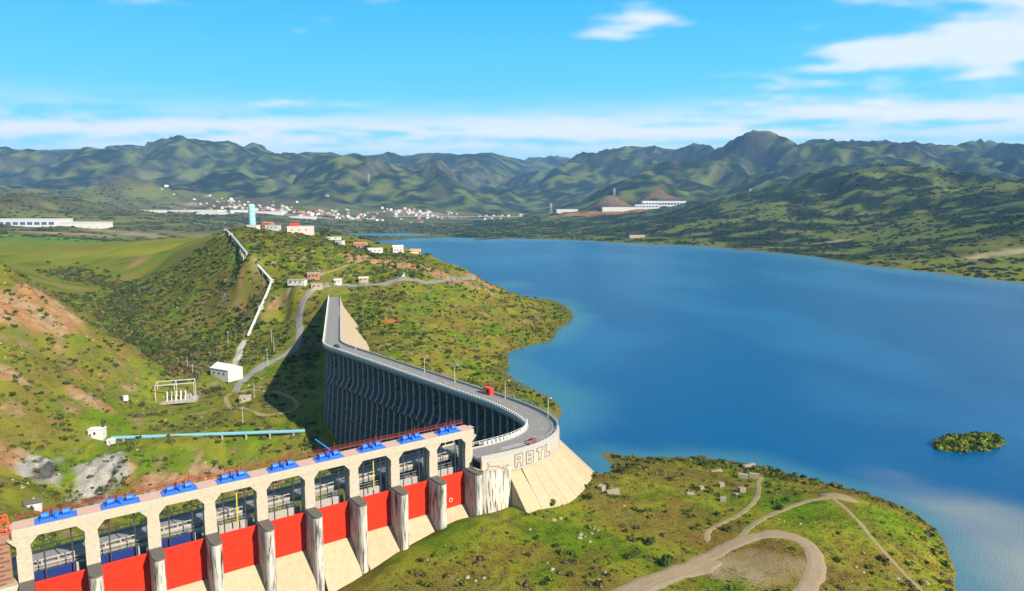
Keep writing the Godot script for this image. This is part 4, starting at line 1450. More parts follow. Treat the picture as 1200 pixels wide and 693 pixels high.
var hoist_parts := {}
func hoist(at: Vector3, label: String, boom: bool) -> void:
	var h := thing("gate_hoist", label, "hoist", at, SPILL_TURN, "blue gate hoists along the spillway")
	if hoist_parts.is_empty():
		var mb := MB.new()
		mb.cbox(Vector3(0, 0.06, 0.1), Vector3(7.6, 0.12, 3.4), 0.03)
		hoist_parts["base_plate"] = [mb.mesh(), "blue_b"]
		mb = MB.new()
		for z in [-0.8, 0.8]: mb.box(Vector3(0, 0.32, z), Vector3(5.6, 0.4, 0.25))
		for x in [-2.7, -0.9, 0.9, 2.7]: mb.box(Vector3(x, 0.32, 0), Vector3(0.25, 0.38, 1.4))
		hoist_parts["frame"] = [mb.mesh(), "blue"]
		for q in [["drum", -1.9, 0.62, 1.0], ["drum_b", 1.9, 0.62, 1.0]]:
			mb = MB.new()
			mb.bar(Vector3(q[1] - 0.6, 0.95, 0), Vector3(q[1] + 0.6, 0.95, 0), q[2], 14)
			mb.bar(Vector3(q[1] - 0.68, 0.95, 0), Vector3(q[1] - 0.58, 0.95, 0), q[2] + 0.2, 14)
			mb.bar(Vector3(q[1] + 0.58, 0.95, 0), Vector3(q[1] + 0.68, 0.95, 0), q[2] + 0.2, 14)
			hoist_parts[q[0]] = [mb.mesh(), "blue"]
		mb = MB.new()
		mb.cbox(Vector3(0, 0.95, 0), Vector3(1.1, 1.0, 1.3), 0.15)
		hoist_parts["gearbox"] = [mb.mesh(), "blue"]
		mb = MB.new()
		mb.bar(Vector3(0.1, 1.0, 0.7), Vector3(0.1, 1.0, 1.55), 0.4, 10)
		mb.box(Vector3(0.1, 1.5, 1.05), Vector3(0.3, 0.2, 0.4))
		hoist_parts["motor"] = [mb.mesh(), "blue"]
		mb = MB.new()
		mb.bar(Vector3(-3.1, 0.95, 0), Vector3(3.1, 0.95, 0), 0.14, 8)
		hoist_parts["shaft"] = [mb.mesh(), "dark_steel"]
		mb = MB.new()
		mb.box(Vector3(-0.75, 1.75, 0.2), Vector3(0.35, 0.8, 0.5))
		mb.box(Vector3(1.0, 1.7, -0.2), Vector3(0.3, 0.6, 0.4))
		hoist_parts["brake_box"] = [mb.mesh(), "dark_red"]
	for k in hoist_parts:
		obj("drum" if k == "drum_b" else k, hoist_parts[k][0], M[hoist_parts[k][1]], h)
	if boom:
		var mb := MB.new()
		mb.bar(Vector3(2.2, 0.5, 0.2), Vector3(-2.6, 5.0, -2.4), 0.2, 6, Color.WHITE, 0.12)
		obj("boom", mb.mesh(), M.blue, h)
# ---------------------------------------------------------------- buildings and smaller things
func house(called: String, label: String, category: String, at: Vector3, turn: float, w: float, d: float, h: float, wall: Material, roof: Material, pitch := 0.0, group := "", wins := 2, door := true) -> Node3D:
	var t := thing(called, label, category, at, turn, group)
	var mb := MB.new()
	if pitch > 0.0:
		mb.slab(PackedVector2Array([Vector2(-d * 0.5, -1.5), Vector2(d * 0.5, -1.5), Vector2(d * 0.5, h), Vector2(0, h + pitch - 0.05), Vector2(-d * 0.5, h)]), Vector3.ZERO, Vector3.FORWARD, Vector3.UP, w)
	else:
		mb.box(Vector3(0, h * 0.5 - 0.75, 0), Vector3(w, h + 1.5, d))
	obj("wall", mb.mesh(), wall, t)
	mb = MB.new()
	if pitch > 0.0:
		for s in [-1, 1]:
			var e := Vector3(0, h - 0.15, s * (d * 0.5 + 0.35))
			var r := Vector3(0, h + pitch + 0.02, 0)
			var hw := Vector3(w * 0.5 + 0.35, 0, 0)
			var th := Vector3(0, 0.18, 0)
			mb.hexa([e - hw, e + hw, r + hw, r - hw, e - hw + th, e + hw + th, r + hw + th, r - hw + th])
	else:
		mb.cbox(Vector3(0, h + 0.15, 0), Vector3(w + 0.5, 0.3, d + 0.5), 0.06)
	obj("roof", mb.mesh(), roof, t)
	for k in wins:
		var x := lerpf(-w * 0.5, w * 0.5, (k + 0.7) / (wins + 0.6))
		for s in [1, -1]:
			mb = MB.new()
			mb.box(Vector3(x, h * 0.55, s * (d * 0.5 + 0.02)), Vector3(minf(1.4, w * 0.14), minf(1.3, h * 0.35), 0.08))
			obj("window", mb.mesh(), M.dark_glass, t)
	if door:
		mb = MB.new()
		mb.box(Vector3(-w * 0.38, 1.05, d * 0.5 + 0.02), Vector3(1.1, 2.1, 0.08))
		obj("door", mb.mesh(), M.door, t)
	return t

func pole(at: Vector3, h: float, label: String, arms := true) -> void:
	var t := thing("utility_pole", label, "pole", at, 0.4, "utility poles")
	var mb := MB.new()
	mb.bar(Vector3(0, -0.5, 0), Vector3(0, h, 0), 0.17, 7, Color.WHITE, 0.11)
	obj("post", mb.mesh(), M.pole_grey, t)
	if arms:
		mb = MB.new()
		mb.box(Vector3(0, h - 0.7, 0), Vector3(2.2, 0.16, 0.14))
		obj("crossarm", mb.mesh(), M.pole_grey, t)

func pipe_run(t: Node, pts: Array, r: float, m: Material, step: float) -> void:
	for k in pts.size() - 1:
		var mb := MB.new()
		var a: Vector3 = pts[k]
		var b: Vector3 = pts[k + 1]
		mb.bar(a, b, r, 12)
		obj("pipe_section", mb.mesh(), m, t)
		var n := maxi(1, int(a.distance_to(b) / step))
		for i in n:
			var p := a.lerp(b, (i + 0.5) / n)
			var g := height(p.x, p.z)
			var dir := (b - a)
			dir.y = 0.0
			dir = dir.normalized()
			if p.y - g < 0.1: continue
			mb = MB.new()
			mb.box(Vector3(p.x, (p.y - r * 0.4 + g - 0.6) * 0.5, p.z), Vector3(0.7, p.y - r * 0.4 - g + 0.6, r * 2.4), Basis(dir, Vector3.UP, dir.cross(Vector3.UP)))
			obj("saddle", mb.mesh(), M.grey_concrete, t)
			mb = MB.new()
			mb.bar(p - (b - a).normalized() * 0.15, p + (b - a).normalized() * 0.15, r * 1.12, 12)
			obj("joint_ring", mb.mesh(), m, t)

func pylon(at: Vector3, h: float, label: String) -> void:
	var t := thing("power_pylon", label, "pylon", at, 0.5, "power pylons on the far hills")
	var mb := MB.new()
	var w := h * 0.11
	for q in [[-1, -1], [1, -1], [1, 1], [-1, 1]]:
		mb.bar(Vector3(q[0] * w, -2, q[1] * w), Vector3(q[0] * w * 0.25, h, q[1] * w * 0.25), 0.45, 4)
	for k in 6:
		var y0 := h * k / 6.0
		var y1 := h * (k + 1) / 6.0
		var w0 := lerpf(w, w * 0.25, k / 6.0)
		var w1 := lerpf(w, w * 0.25, (k + 1) / 6.0)
		mb.bar(Vector3(-w0, y0, w0), Vector3(w1, y1, w1), 0.25, 4)
		mb.bar(Vector3(w0, y0, -w0), Vector3(-w1, y1, -w1), 0.25, 4)
	obj("lattice", mb.mesh(), M.pole_grey, t)
	for y in [0.72, 0.84, 0.96]:
		mb = MB.new()
		mb.box(Vector3(0, h * y, 0), Vector3(h * 0.34, 0.9, 0.9))
		obj("crossarm", mb.mesh(), M.pole_grey, t)

func things() -> void:
	var rng := RandomNumberGenerator.new()
	rng.seed = 23
	# --- gorge works
	house("works_building", "white gabled works building in the gorge below the white pipeline", "building", on_ground(-189, -447), -0.5, 17.0, 11.5, 6.4, M.white_wall, M.white_roof, 2.6, "", 3)
	var sub := thing("substation", "grey steel substation gantry with white insulators beside the gorge shrubs", "substation", on_ground(-204, -408, 0.2), 0.35)
	var mb := MB.new()
	mb.box(Vector3(0, -0.35, 0), Vector3(24, 0.7, 13))
	obj("gravel_pad", mb.mesh(), M.road_pale, sub)
	for x in [-10.5, 0.0, 10.5]:
		for z in [-5.0, 5.0]:
			mb = MB.new()
			mb.bar(Vector3(x, 0.0, z), Vector3(x, 11.0, z), 0.24, 6, Color.WHITE, 0.18)
			obj("gantry_post", mb.mesh(), M.pole_grey, sub)
	for z in [-5.0, 5.0]:
		mb = MB.new()
		mb.box(Vector3(0, 10.9, z), Vector3(21.6, 0.42, 0.42))
		obj("gantry_beam", mb.mesh(), M.pole_grey, sub)
	for x in [-10.5, 0.0, 10.5]:
		mb = MB.new()
		mb.box(Vector3(x, 10.75, 0), Vector3(0.34, 0.34, 9.9))
		obj("gantry_beam", mb.mesh(), M.pole_grey, sub)
	for x in [-5.0, -2.5, 0.0, 2.5, 5.0]:
		mb = MB.new()
		mb.bar(Vector3(x, 0.05, 1.2), Vector3(x + 0.4, 3.4, 1.2), 0.34, 8)
		for k in 5: mb.bar(Vector3(x + 0.4, 3.4 + k * 0.5, 1.2), Vector3(x + 0.4, 3.65 + k * 0.5, 1.2), 0.42, 8)
		obj("insulator", mb.mesh(), M.white_paint, sub)
	for x in [-6.5, 7.0]:
		mb = MB.new()
		mb.cbox(Vector3(x, 1.3, -2.0), Vector3(3.0, 2.4, 2.2), 0.15)
		obj("transformer", mb.mesh(), M.steel, sub)
	mb = MB.new()
	for q in [[-13, 8, 13, 8], [-13, -8, 13, -8], [-13, -8, -13, 8], [13, -8, 13, 8]]:
		mb.bar(Vector3(q[0], 1.9, q[1]), Vector3(q[2], 1.9, q[3]), 0.06, 4)
		mb.bar(Vector3(q[0], 1.0, q[1]), Vector3(q[2], 1.0, q[3]), 0.05, 4)
	for k in 9: mb.bar(Vector3(-13 + k * 3.25, 0, 8), Vector3(-13 + k * 3.25, 2.0, 8), 0.07, 4)
	obj("fence", mb.mesh(), M.steel, sub)
	# blue pipe across the terrace
	var bp := thing("blue_pipeline", "long pale blue pipeline lying across the terrace behind the spillway", "pipeline")
	var pts := []
	for k in 9: pts.append(Vector3(lerpf(-205, -110, k / 8.0), -13.4 - 0.12 * k, lerpf(-341, -355, k / 8.0)))
	pipe_run(bp, pts, 0.95, M.pipe_blue, 8.0)
	var vh := house("valve_house", "small white valve house at the left end of the blue pipeline", "hut", on_ground(-212, -341), 0.15, 7.0, 4.6, 4.2, M.white_wall, M.white_roof, 0.0, "", 1)
	mb = MB.new()
	mb.bar(Vector3(2.4, 4.0, -1.2), Vector3(2.4, 8.4, -1.2), 0.55, 8)
	obj("vent_stack", mb.mesh(), M.dark_steel, vh)
	house("pump_hut", "tiny white pump hut between the valve house and the blue pipeline", "hut", on_ground(-203.6, -338.2), 0.15, 3.4, 2.6, 2.4, M.white_wall, M.white_roof, 0.0, "", 1, false)
	house("hut", "small flat-roofed stone hut on the grass inside the ring road", "hut", on_ground(-162, -408), 0.3, 6.4, 4.4, 2.8, M.tan_wall, M.grey_concrete, 0.0, "", 1)
	house("shed", "dark-roofed little shed among the shrubs behind the spillway's left end", "shed", on_ground(-198, -272), 0.5, 6.0, 4.4, 2.6, M.white_wall, M.dark_roof, 0.9, "", 1)
	house("shed", "little white shed at the left edge, behind the spillway", "shed", on_ground(-212, -262), 0.2, 5.0, 3.6, 2.4, M.white_wall, M.white_roof, 0.0, "", 1)
	var tank := thing("water_tank", "small white tank on legs at the head of a stepped pipe near the substation", "tank", on_ground(-221, -384), 0.3)
	mb = MB.new()
	mb.bar(Vector3(0, 1.4, 0), Vector3(0, 4.2, 0), 1.5, 12)
	obj("vessel", mb.mesh(), M.white_wall, tank)
	for q in [[-1, -1], [1, -1], [1, 1], [-1, 1]]:
		mb = MB.new()
		mb.bar(Vector3(q[0], -0.4, q[1]), Vector3(q[0], 1.5, q[1]), 0.12, 5)
		obj("leg", mb.mesh(), M.steel, tank)
	# white pipeline climbing the spur
	var wp := thing("white_pipeline", "white pipeline climbing the green spur with concrete anchor blocks at its bends", "pipeline")
	pts = []
	for q in [[-312, -756], [-285, -702], [-258, -652], [-229, -599], [-214, -586], [-201, -575], [-202, -563], [-203, -552], [-205, -527]]: pts.append(on_ground(q[0], q[1], 1.7))
	pipe_run(wp, pts, 1.05, M.pipe_white, 9.0)
	for k in [0, 1, 3, 5, 7]:
		mb = MB.new()
		mb.cbox(pts[k] - Vector3(0, 0.9, 0), Vector3(4.2, 3.8, 4.2), 0.3, Basis(Vector3.UP, 0.4))
		obj("anchor_block", mb.mesh(), M.road_pale, wp)
	var told := ["pole beside the concrete road above the white works building", "pole standing among brown shrubs left of the works building", "short pole by the left wall of the works building", "lone pole on the slope above the blue pipeline", "pole beside the asphalt road below the far end of the dam", "pole next up the asphalt road from the works building", "pole by the stone scar above the works road", "pole inside the ring road beside the stone hut"]
	var spots := [[-217, -519], [-232, -483], [-211, -446], [-147, -365], [-170, -470], [-172, -490], [-182, -514], [-158, -412]]
	for k in 8: pole(on_ground(spots[k][0], spots[k][1]), [11.0, 10.0, 7.0, 10.0, 11.0, 11.0, 10.0, 9.0][k], told[k], k % 2 == 0)
	# --- the village at the far end of the dam and the houses on the hill
	var vil := [
		["tan flat-roofed gatehouse at the far end of the dam", -160, -562, 9.0, 6.0, 3.4, "tan_wall", "grey_concrete", 0.0],
		["long low pale building left of the far dam end", -176, -563, 15.0, 5.0, 3.0, "white_wall", "grey_concrete", 0.0],
		["brick-red walled house above the dam end", -166, -575, 10.0, 7.0, 4.2, "brick_wall", "tan_wall", 0.0],
		["white hut with a shallow roof by the far dam end", -147, -580, 6.0, 5.0, 3.0, "white_wall", "white_roof", 0.8],
		["grey-roofed shelter under the roadside trees near the dam end", -128, -592, 8.0, 5.0, 3.0, "tan_wall", "white_roof", 0.7],
		["pale roadside kiosk midway along the lakeside road", -98, -607, 6.0, 4.0, 2.8, "white_wall", "grey_concrete", 0.0],
		["white house with wide veranda, lowest of the houses on the hill", -140, -706, 15.0, 9.0, 5.0, "white_wall", "white_roof", 0.0],
		["terracotta-roofed house on the hill beside a dark tree", -158, -722, 13.0, 9.0, 4.6, "tan_wall", "terracotta", 2.2],
		["tall white house with white gable on the brow above the lake", -122, -738, 11.0, 9.0, 7.0, "white_wall", "white_roof", 1.8],
		["yellow house on the brow of the hill above the lake", -108, -770, 12.0, 8.0, 5.5, "yellow_wall", "yellow_wall", 0.0],
		["small white house left of the hill houses", -178, -716, 8.0, 6.0, 3.6, "white_wall", "grey_concrete", 0.0],
		["large pale block with a red upper storey on the hilltop", -226, -742, 26.0, 12.0, 8.0, "pink_wall", "white_roof", 0.0],
		["grey-white house left of the red-topped block on the hilltop", -258, -750, 14.0, 9.0, 5.0, "grey_wall", "grey_concrete", 0.0],
		["white hilltop house next to the tall blue tower", -285, -765, 12.0, 9.0, 5.0, "white_wall", "grey_concrete", 0.0],
		["brownish hilltop house between the blue tower and the red-topped block", -272, -775, 11.0, 9.0, 6.5, "brick_wall", "terracotta", 1.4],
		["low white wall-like store on the right shoulder of the hilltop", -196, -748, 22.0, 4.0, 2.6, "white_wall", "white_roof", 0.0]]
	for v in vil:
		var hs := house("house", v[0], "house", on_ground(v[1], v[2], 0.3), rng.randf_range(-0.25, 0.35), v[3], v[4], v[5], M[v[6]], M[v[7]], v[8], "houses round the far end of the dam", 3 if v[3] > 9.0 else 2)
		if v[3] == 26.0:
			mb = MB.new()
			mb.cbox(Vector3(-6.0, 9.9, 0), Vector3(9.0, 3.4, 8.0), 0.15)
			obj("upper_storey", mb.mesh(), M.red_faded, hs)
	var ct := thing("courtyard", "pale paved yard below the yellow house on the hill", "yard", on_ground(-112, -745, 0.15), 0.2)
	mb = MB.new()
	mb.cbox(Vector3(0, -0.7, 0), Vector3(22, 1.6, 12), 0.1)
	obj("paving", mb.mesh(), M.road_pale, ct)
	mb = MB.new()
	mb.box(Vector3(0, 0.5, 6.1), Vector3(22, 1.2, 0.3))
	obj("yard_wall", mb.mesh(), M.white_wall, ct)
	# blue-white water tower on the hilltop
	var at := on_ground(-318, -850)
	var wt := thing("water_tower", "tall pale blue cylindrical tower on the hill behind the pipeline", "tower", at)
	var top := 104.0 - at.y
	mb = MB.new()
	mb.bar(Vector3(0, -2, 0), Vector3(0, top, 0), 4.0, 20)
	obj("shaft", mb.mesh(), M.tower_blue, wt)
	mb = MB.new()
	mb.bar(Vector3(0, top, 0), Vector3(0, top + 1.6, 0), 4.3, 20, Color.WHITE, 2.0)
	obj("cap", mb.mesh(), M.white_roof, wt)
	for k in 3:
		mb = MB.new()
		mb.bar(Vector3(0, top * (0.3 + 0.25 * k), 0), Vector3(0, top * (0.3 + 0.25 * k) + 1.2, 0), 4.07, 20)
		obj("band", mb.mesh(), M.white_wall, wt)
	# trees
	var spot := [[-137, -587, 6.5, "round green tree by the lakeside road, nearest the dam end"], [-119, -595, 5.6, "round green tree second along the lakeside road from the dam"], [-98, -604, 7.0, "broad tree by the lakeside road beside the pale kiosk"], [-88, -613, 7.2, "dark spreading tree below the road cut, left of a pair"], [-82, -621, 7.4, "dark spreading tree below the road cut, right of a pair"], [-148, -716, 9.0, "dark tree between the houses on the hill"], [-165, -728, 7.0, "dark tree behind the terracotta-roofed hill house"], [-205, -762, 9.0, "tall dark tree right of the red-topped hilltop block"], [-198, -770, 8.0, "dark tree at the end of the low white store on the hilltop"], [-128, -665, 6.5, "dark bushy tree on the slope above the road cut"], [-135, -672, 5.6, "dark bushy tree left of another above the road cut"], [-88, -650, 5.5, "dark tree on top of the ochre road cut"], [-75, -652, 5.5, "dark tree at the right end of the ochre road cut top"]]
	for k in spot.size():
		var q: Array = spot[k]
		tree(on_ground(q[0], q[1], -0.2), q[2], q[3], "trees at the far end of the dam", Color(0.05, 0.085, 0.016) if k > 2 else Color(0.09, 0.15, 0.02), 300 + k)
	var big := [[39, -165, 2.3, "big round dark bush beside the pale dirt road"], [62, -188.5, 1.7, "bush between the two dirt tracks on the near bank"], [82, -202, 1.6, "dark bush at the side of the curving dirt track"], [24, -203, 1.8, "dark bush nearest the foot of the tan sloping face"], [30, -213, 1.9, "leafy bush behind the broken white slab"], [37, -176, 2.0, "spreading bush in the lush patch above the dirt road"], [86, -172, 1.3, "small dark bush on the slope inside the dirt tracks"], [12, -197, 1.8, "bush hugging the bottom edge of the tan sloping face"], [30, -168, 1.5, "bush left of the big round one by the dirt road"]]
	for q in big:
		var b := thing("bush", q[3], "bush", on_ground(q[0], q[1], -0.2), rng.randf() * TAU, "larger bushes on the near bank")
		var c := obj("foliage", bush_mesh(int(q[2] * 100), 300, 0.95, 0.16), shrub_material(Color(0.045, 0.07, 0.018)), b)
		c.scale = Vector3.ONE * q[2]
		mb = MB.new()
		for k in 4: mb.bar(Vector3(0, -0.2, 0), Vector3(cos(k * 1.7) * 0.5, q[2] * 0.7, sin(k * 1.7) * 0.5), 0.07, 5, Color.WHITE, 0.03)
		obj("stem", mb.mesh(), M.bark, b)
	# broken concrete left in the grass
	var blocks := [[32, -209, 4.6, 1.3, 1.5, 0.3, "long broken white concrete slab lying by bushes on the near bank"], [28.6, -211, 2.4, 1.6, 1.8, 0.9, "upright broken concrete lump beside the long white slab"], [77, -252, 7.0, 0.7, 0.9, 0.35, "low white wall stub near the shoreline bushes"], [85, -243, 3.6, 1.7, 2.2, -0.3, "left one of two white concrete boxes beside the dirt track"], [90, -246, 3.6, 1.7, 2.2, -0.3, "right one of two white concrete boxes beside the dirt track"], [94, -263, 6.0, 1.6, 1.2, 0.5, "slanting white ruin at the water's edge"], [71, -224, 1.8, 1.5, 1.6, 0.2, "small white cube in the grass below the two boxes"], [76, -218, 2.2, 1.7, 1.8, 0.1, "white cube nearest the left side of the dirt track"], [67, -209, 2.0, 1.3, 1.6, -0.2, "squat white cube farthest down the grassy bank"], [63, -220, 1.6, 1.2, 1.3, 0.5, "small white cube farthest left in the row"], [58, -214, 2.6, 0.5, 1.6, 0.1, "flat white concrete plate in the grass"], [72.5, -213, 1.5, 1.0, 1.2, 0.7, "smallest white cube, beside the squat one"]]
	for q in blocks:
		mb = MB.new()
		var p := []
		for y in [-0.5, q[3]]:
			for e in [[-1, -1], [1, -1], [1, 1], [-1, 1]]:
				p.append(Vector3(e[0] * q[2] * 0.5 * rng.randf_range(0.88, 1.05), y * (rng.randf_range(0.85, 1.08) if y > 0.0 else 1.0), e[1] * q[4] * 0.5 * rng.randf_range(0.88, 1.05)))
		mb.hexa(p)
		var o := obj("concrete_block", mb.mesh(), M.stone)
		o.position = on_ground(q[0], q[1])
		o.rotation.y = q[5]
		tag(o, q[6], "concrete block", "broken concrete on the near bank")
	# --- far plain and town
	warehouse(Vector3(-1240, 0, -1770), 190, 80, 17, 0.06, "large white factory with dark blue windows at the left edge", true)
	warehouse(Vector3(-1085, 0, -1775), 95, 60, 15, 0.06, "white windowless factory block right of the large blue-windowed one", false)
	warehouse(Vector3(-1480, 0, -3380), 150, 50, 12, 0.0, "pale factory roof farthest left on the far plain", false)
	warehouse(Vector3(-1330, 0, -3460), 120, 60, 12, 0.1, "pale factory roof on the far plain behind the blue tower", false)
	warehouse(Vector3(-1190, 0, -3420), 130, 45, 12, 0.0, "pale factory roof on the far plain right of the blue tower", false)
	warehouse(Vector3(-1700, 0, -3300), 110, 40, 10, 0.05, "small pale factory among the low hills on the far plain", false)
	warehouse(Vector3(-1000, 0, -3330), 120, 40, 11, 0.05, "pale factory roof in the middle of the far valley", false)
	warehouse(Vector3(-1620, 0, -3420), 160, 60, 12, -0.05, "wide pale factory roof left of the blue tower on the far plain", false)
	warehouse(Vector3(-1400, 0, -3250), 130, 40, 10, 0.0, "low pale factory roof in front of the others on the far plain", false)
	warehouse(Vector3(610, 0, -3570), 300, 50, 15, 0.02, "long white factory on the orange earth terrace across the lake", false)
	warehouse(Vector3(800, 0, -3700), 230, 70, 26, 0.02, "tall white factory with grey bands, right of the brown mounds", true)
	warehouse(Vector3(700, 0, -3640), 120, 40, 20, 0.02, "grey factory wing joining the long and the tall white factories", true)
	warehouse(Vector3(285, 0, -3600), 110, 40, 16, 0.0, "small white factory at the left end of the orange terrace", false)
	house("lakeside_building", "small pale building alone on the far shore below the factories", "building", on_ground(370, -2060), 0.1, 46.0, 20.0, 7.0, M.tan_wall, M.tan_wall, 0.0, "", 4)
	var hm := []
	for k in 4:
		mb = MB.new()
		mb.box(Vector3(0, 2.2, 0), Vector3(12, 6.4, 9))
		if k % 2:
			mb.slab(PackedVector2Array([Vector2(-5, 5.4), Vector2(5, 5.4), Vector2(0, 7.6)]), Vector3.ZERO, Vector3.FORWARD, Vector3.UP, 12.6)
		else:
			mb.box(Vector3(1.5, 6.4, 0), Vector3(6, 2.4, 5))
		hm.append(mb.mesh())
	for c in [[-1230, -3620, 330, 200, 62, "below the left mountains"], [-880, -3640, 260, 200, 62, "in the middle of the far valley"], [-560, -3980, 250, 140, 60, "on the viaduct ridge"], [-1560, -3950, 380, 260, 44, "climbing the left mountain's foot"], [-80, -4060, 130, 90, 22, "right of the viaduct under the cone hill"]]:
		for k in c[4]:
			var x: float = c[0] + rng.randfn() * c[2] * 0.5
			var z: float = c[1] + rng.randfn() * c[3] * 0.5
			var form := rng.randi() % 4
			var tone := rng.randi() % 5
			var o := obj("town_house", hm[form], [M.white_wall, M.white_wall, M.tan_wall, M.brick_wall, M.grey_wall][tone])
			var s := rng.randf_range(0.8, 1.9)
			o.transform = Transform3D(Basis(Vector3.UP, rng.randf() * TAU).scaled(Vector3(s, s * 0.9, s)), on_ground(x, z, 0.3))
			tag(o, "%s %s %s house of the far town, %s" % ["larger" if s > 1.35 else "tiny", ["white", "white", "tan", "reddish", "grey"][tone], "gabled" if form % 2 else "flat-roofed", c[5]], "house", "far town houses " + c[5])
	# viaduct over the head of the lake
	var vd := thing("viaduct", "long low viaduct on tall piers across the head of the lake", "bridge")
	mb = MB.new()
	mb.box(Vector3(-360, 41.0, -3840), Vector3(840, 3.2, 12))
	obj("bridge_deck", mb.mesh(), M.grey_concrete, vd)
	for k in 13:
		var x := -750.0 + k * 65.0
		var g := height(x, -3840)
		if g > 37.0: continue
		mb = MB.new()
		mb.cbox(Vector3(x, (39.4 + g - 3.0) * 0.5, -3840), Vector3(9.0, 39.4 - g + 3.0, 7.0), 0.8)
		mb.box(Vector3(x, 37.4, -3840), Vector3(20.0, 3.6, 10.0))
		obj("bridge_pier", mb.mesh(), M.dark_roof, vd)
	pylon(on_ground(560, -3820), 62, "power pylon on the hillside above the brown mounds")
	pylon(on_ground(205, -3660), 52, "power pylon beside the small left factory")
	pylon(on_ground(1010, -2960), 46, "power pylon on the green hills right of the factories")
	pylon(on_ground(-960, -4700), 66, "power pylon on the mountain over the town")
	# canopy by the left end of the spillway
	var ca := thing("site_cabin", "white-roofed cabin at the left end of the spillway", "cabin", spill_point(-13.0, 25.6, -9.5), SPILL_TURN)
	mb = MB.new()
	mb.cbox(Vector3(0, 1.4, 0), Vector3(6.0, 2.8, 3.6), 0.08)
	obj("wall", mb.mesh(), M.grey_wall, ca)
	mb = MB.new()
	mb.cbox(Vector3(0, 2.95, 0), Vector3(6.6, 0.3, 4.2), 0.1)
	obj("roof", mb.mesh(), M.white_roof, ca)
	for x in [-1.6, 0.2, 2.0]:
		mb = MB.new()
		mb.box(Vector3(x, 1.6, 1.81), Vector3(1.2, 1.1, 0.06))
		obj("window", mb.mesh(), M.dark_glass, ca)

func warehouse(at: Vector3, w: float, d: float, h: float, turn: float, label: String, glazed: bool) -> void:
	var g := 1e9
	for q in [[-0.5, -0.5], [0.5, -0.5], [0.5, 0.5], [-0.5, 0.5], [0, 0]]: g = minf(g, height(at.x + q[0] * w, at.z + q[1] * d))
	var g2 := height(at.x, at.z + d * 0.5)
	var base := maxf(g, g2 - 2.0)
	var t := thing("factory", label, "factory", Vector3(at.x, base, at.z), turn, "far factories")
	var mb := MB.new()
	mb.box(Vector3(0, h * 0.5 - 5.0, 0), Vector3(w, h + 10.0, d))
	obj("wall", mb.mesh(), M.white_wall, t)
	mb = MB.new()
	mb.cbox(Vector3(0, h + 0.6, 0), Vector3(w + 2.0, 1.2, d + 2.0), 0.3)
	obj("roof", mb.mesh(), M.white_roof, t)
	var n := int(w / 16.0)
	for k in n:
		var x := lerpf(-w * 0.5, w * 0.5, (k + 0.5) / n)
		mb = MB.new()
		if glazed: mb.box(Vector3(x, h * 0.45, d * 0.5 + 0.1), Vector3(12.5, h * 0.42, 0.5))
		else: mb.box(Vector3(x, h * 0.2, d * 0.5 + 0.1), Vector3(5.0, h * 0.36, 0.5))
		obj("window" if glazed else "loading_door", mb.mesh(), M.blue_glass if glazed else M.grey_wall, t)
# ---------------------------------------------------------------- roads, tracks and stones
var n_edge := noise(61, 0.14, 3)
func way(called: String, pts: Array, width: float, m: Material, lift := 0.16, step := 1.6, loop := false) -> void:
	var c := Curve3D.new()
	for p in pts: c.add_point(Vector3(p[0], 0, p[1]))
	for k in range(1, pts.size() - 1):
		var t := (c.get_point_position(k + 1) - c.get_point_position(k - 1)) / 6.0
		c.set_point_in(k, -t)
		c.set_point_out(k, t)
	c.bake_interval = 0.7
	var n := int(c.get_baked_length() / step)
	var rows := []
	for k in n + 1:
		var s := c.get_baked_length() * k / n
		var p := c.sample_baked(s, true)
		var a := c.sample_baked(maxf(s - 0.6, 0.0), true)
		var b := c.sample_baked(minf(s + 0.6, c.get_baked_length()), true)
		var o := Vector3(-(b - a).z, 0, (b - a).x).normalized()
		var row := []
		var end := minf(s, c.get_baked_length() - s) / (width * 0.8)
		var taper := sqrt(clampf(end, 0.04, 1.0)) if lift < 0.3 else 1.0
		var wl := taper * width * 0.5 * (1.0 + 0.35 * n_edge.get_noise_2d(p.x, p.z))
		var wr := taper * width * 0.5 * (1.0 + 0.35 * n_edge.get_noise_2d(p.x + 200.0, p.z))
		for f in [-1.0, -0.55, 0.0, 0.55, 1.0]:
			var q: Vector3 = p + o * (f * (wl if f < 0 else wr))
			q.y = height(q.x, q.z) + lift - (0.18 if absf(f) == 1.0 else 0.0)
			row.append(q)
		rows.append(row)
		if k % 2 == 0: path_points.append(Vector3(p.x, width * 0.5, p.z))
	var mb := MB.new()
	for k in n:
		for i in 4:
			var a: Vector3 = rows[k][i]
			mb.quad_out(a, rows[k][i + 1], rows[k + 1][i + 1], rows[k + 1][i], a - Vector3.UP * 50.0)
	var o2 := obj(called, mb.mesh(), m)
	tag(o2, "", "", "", "structure")

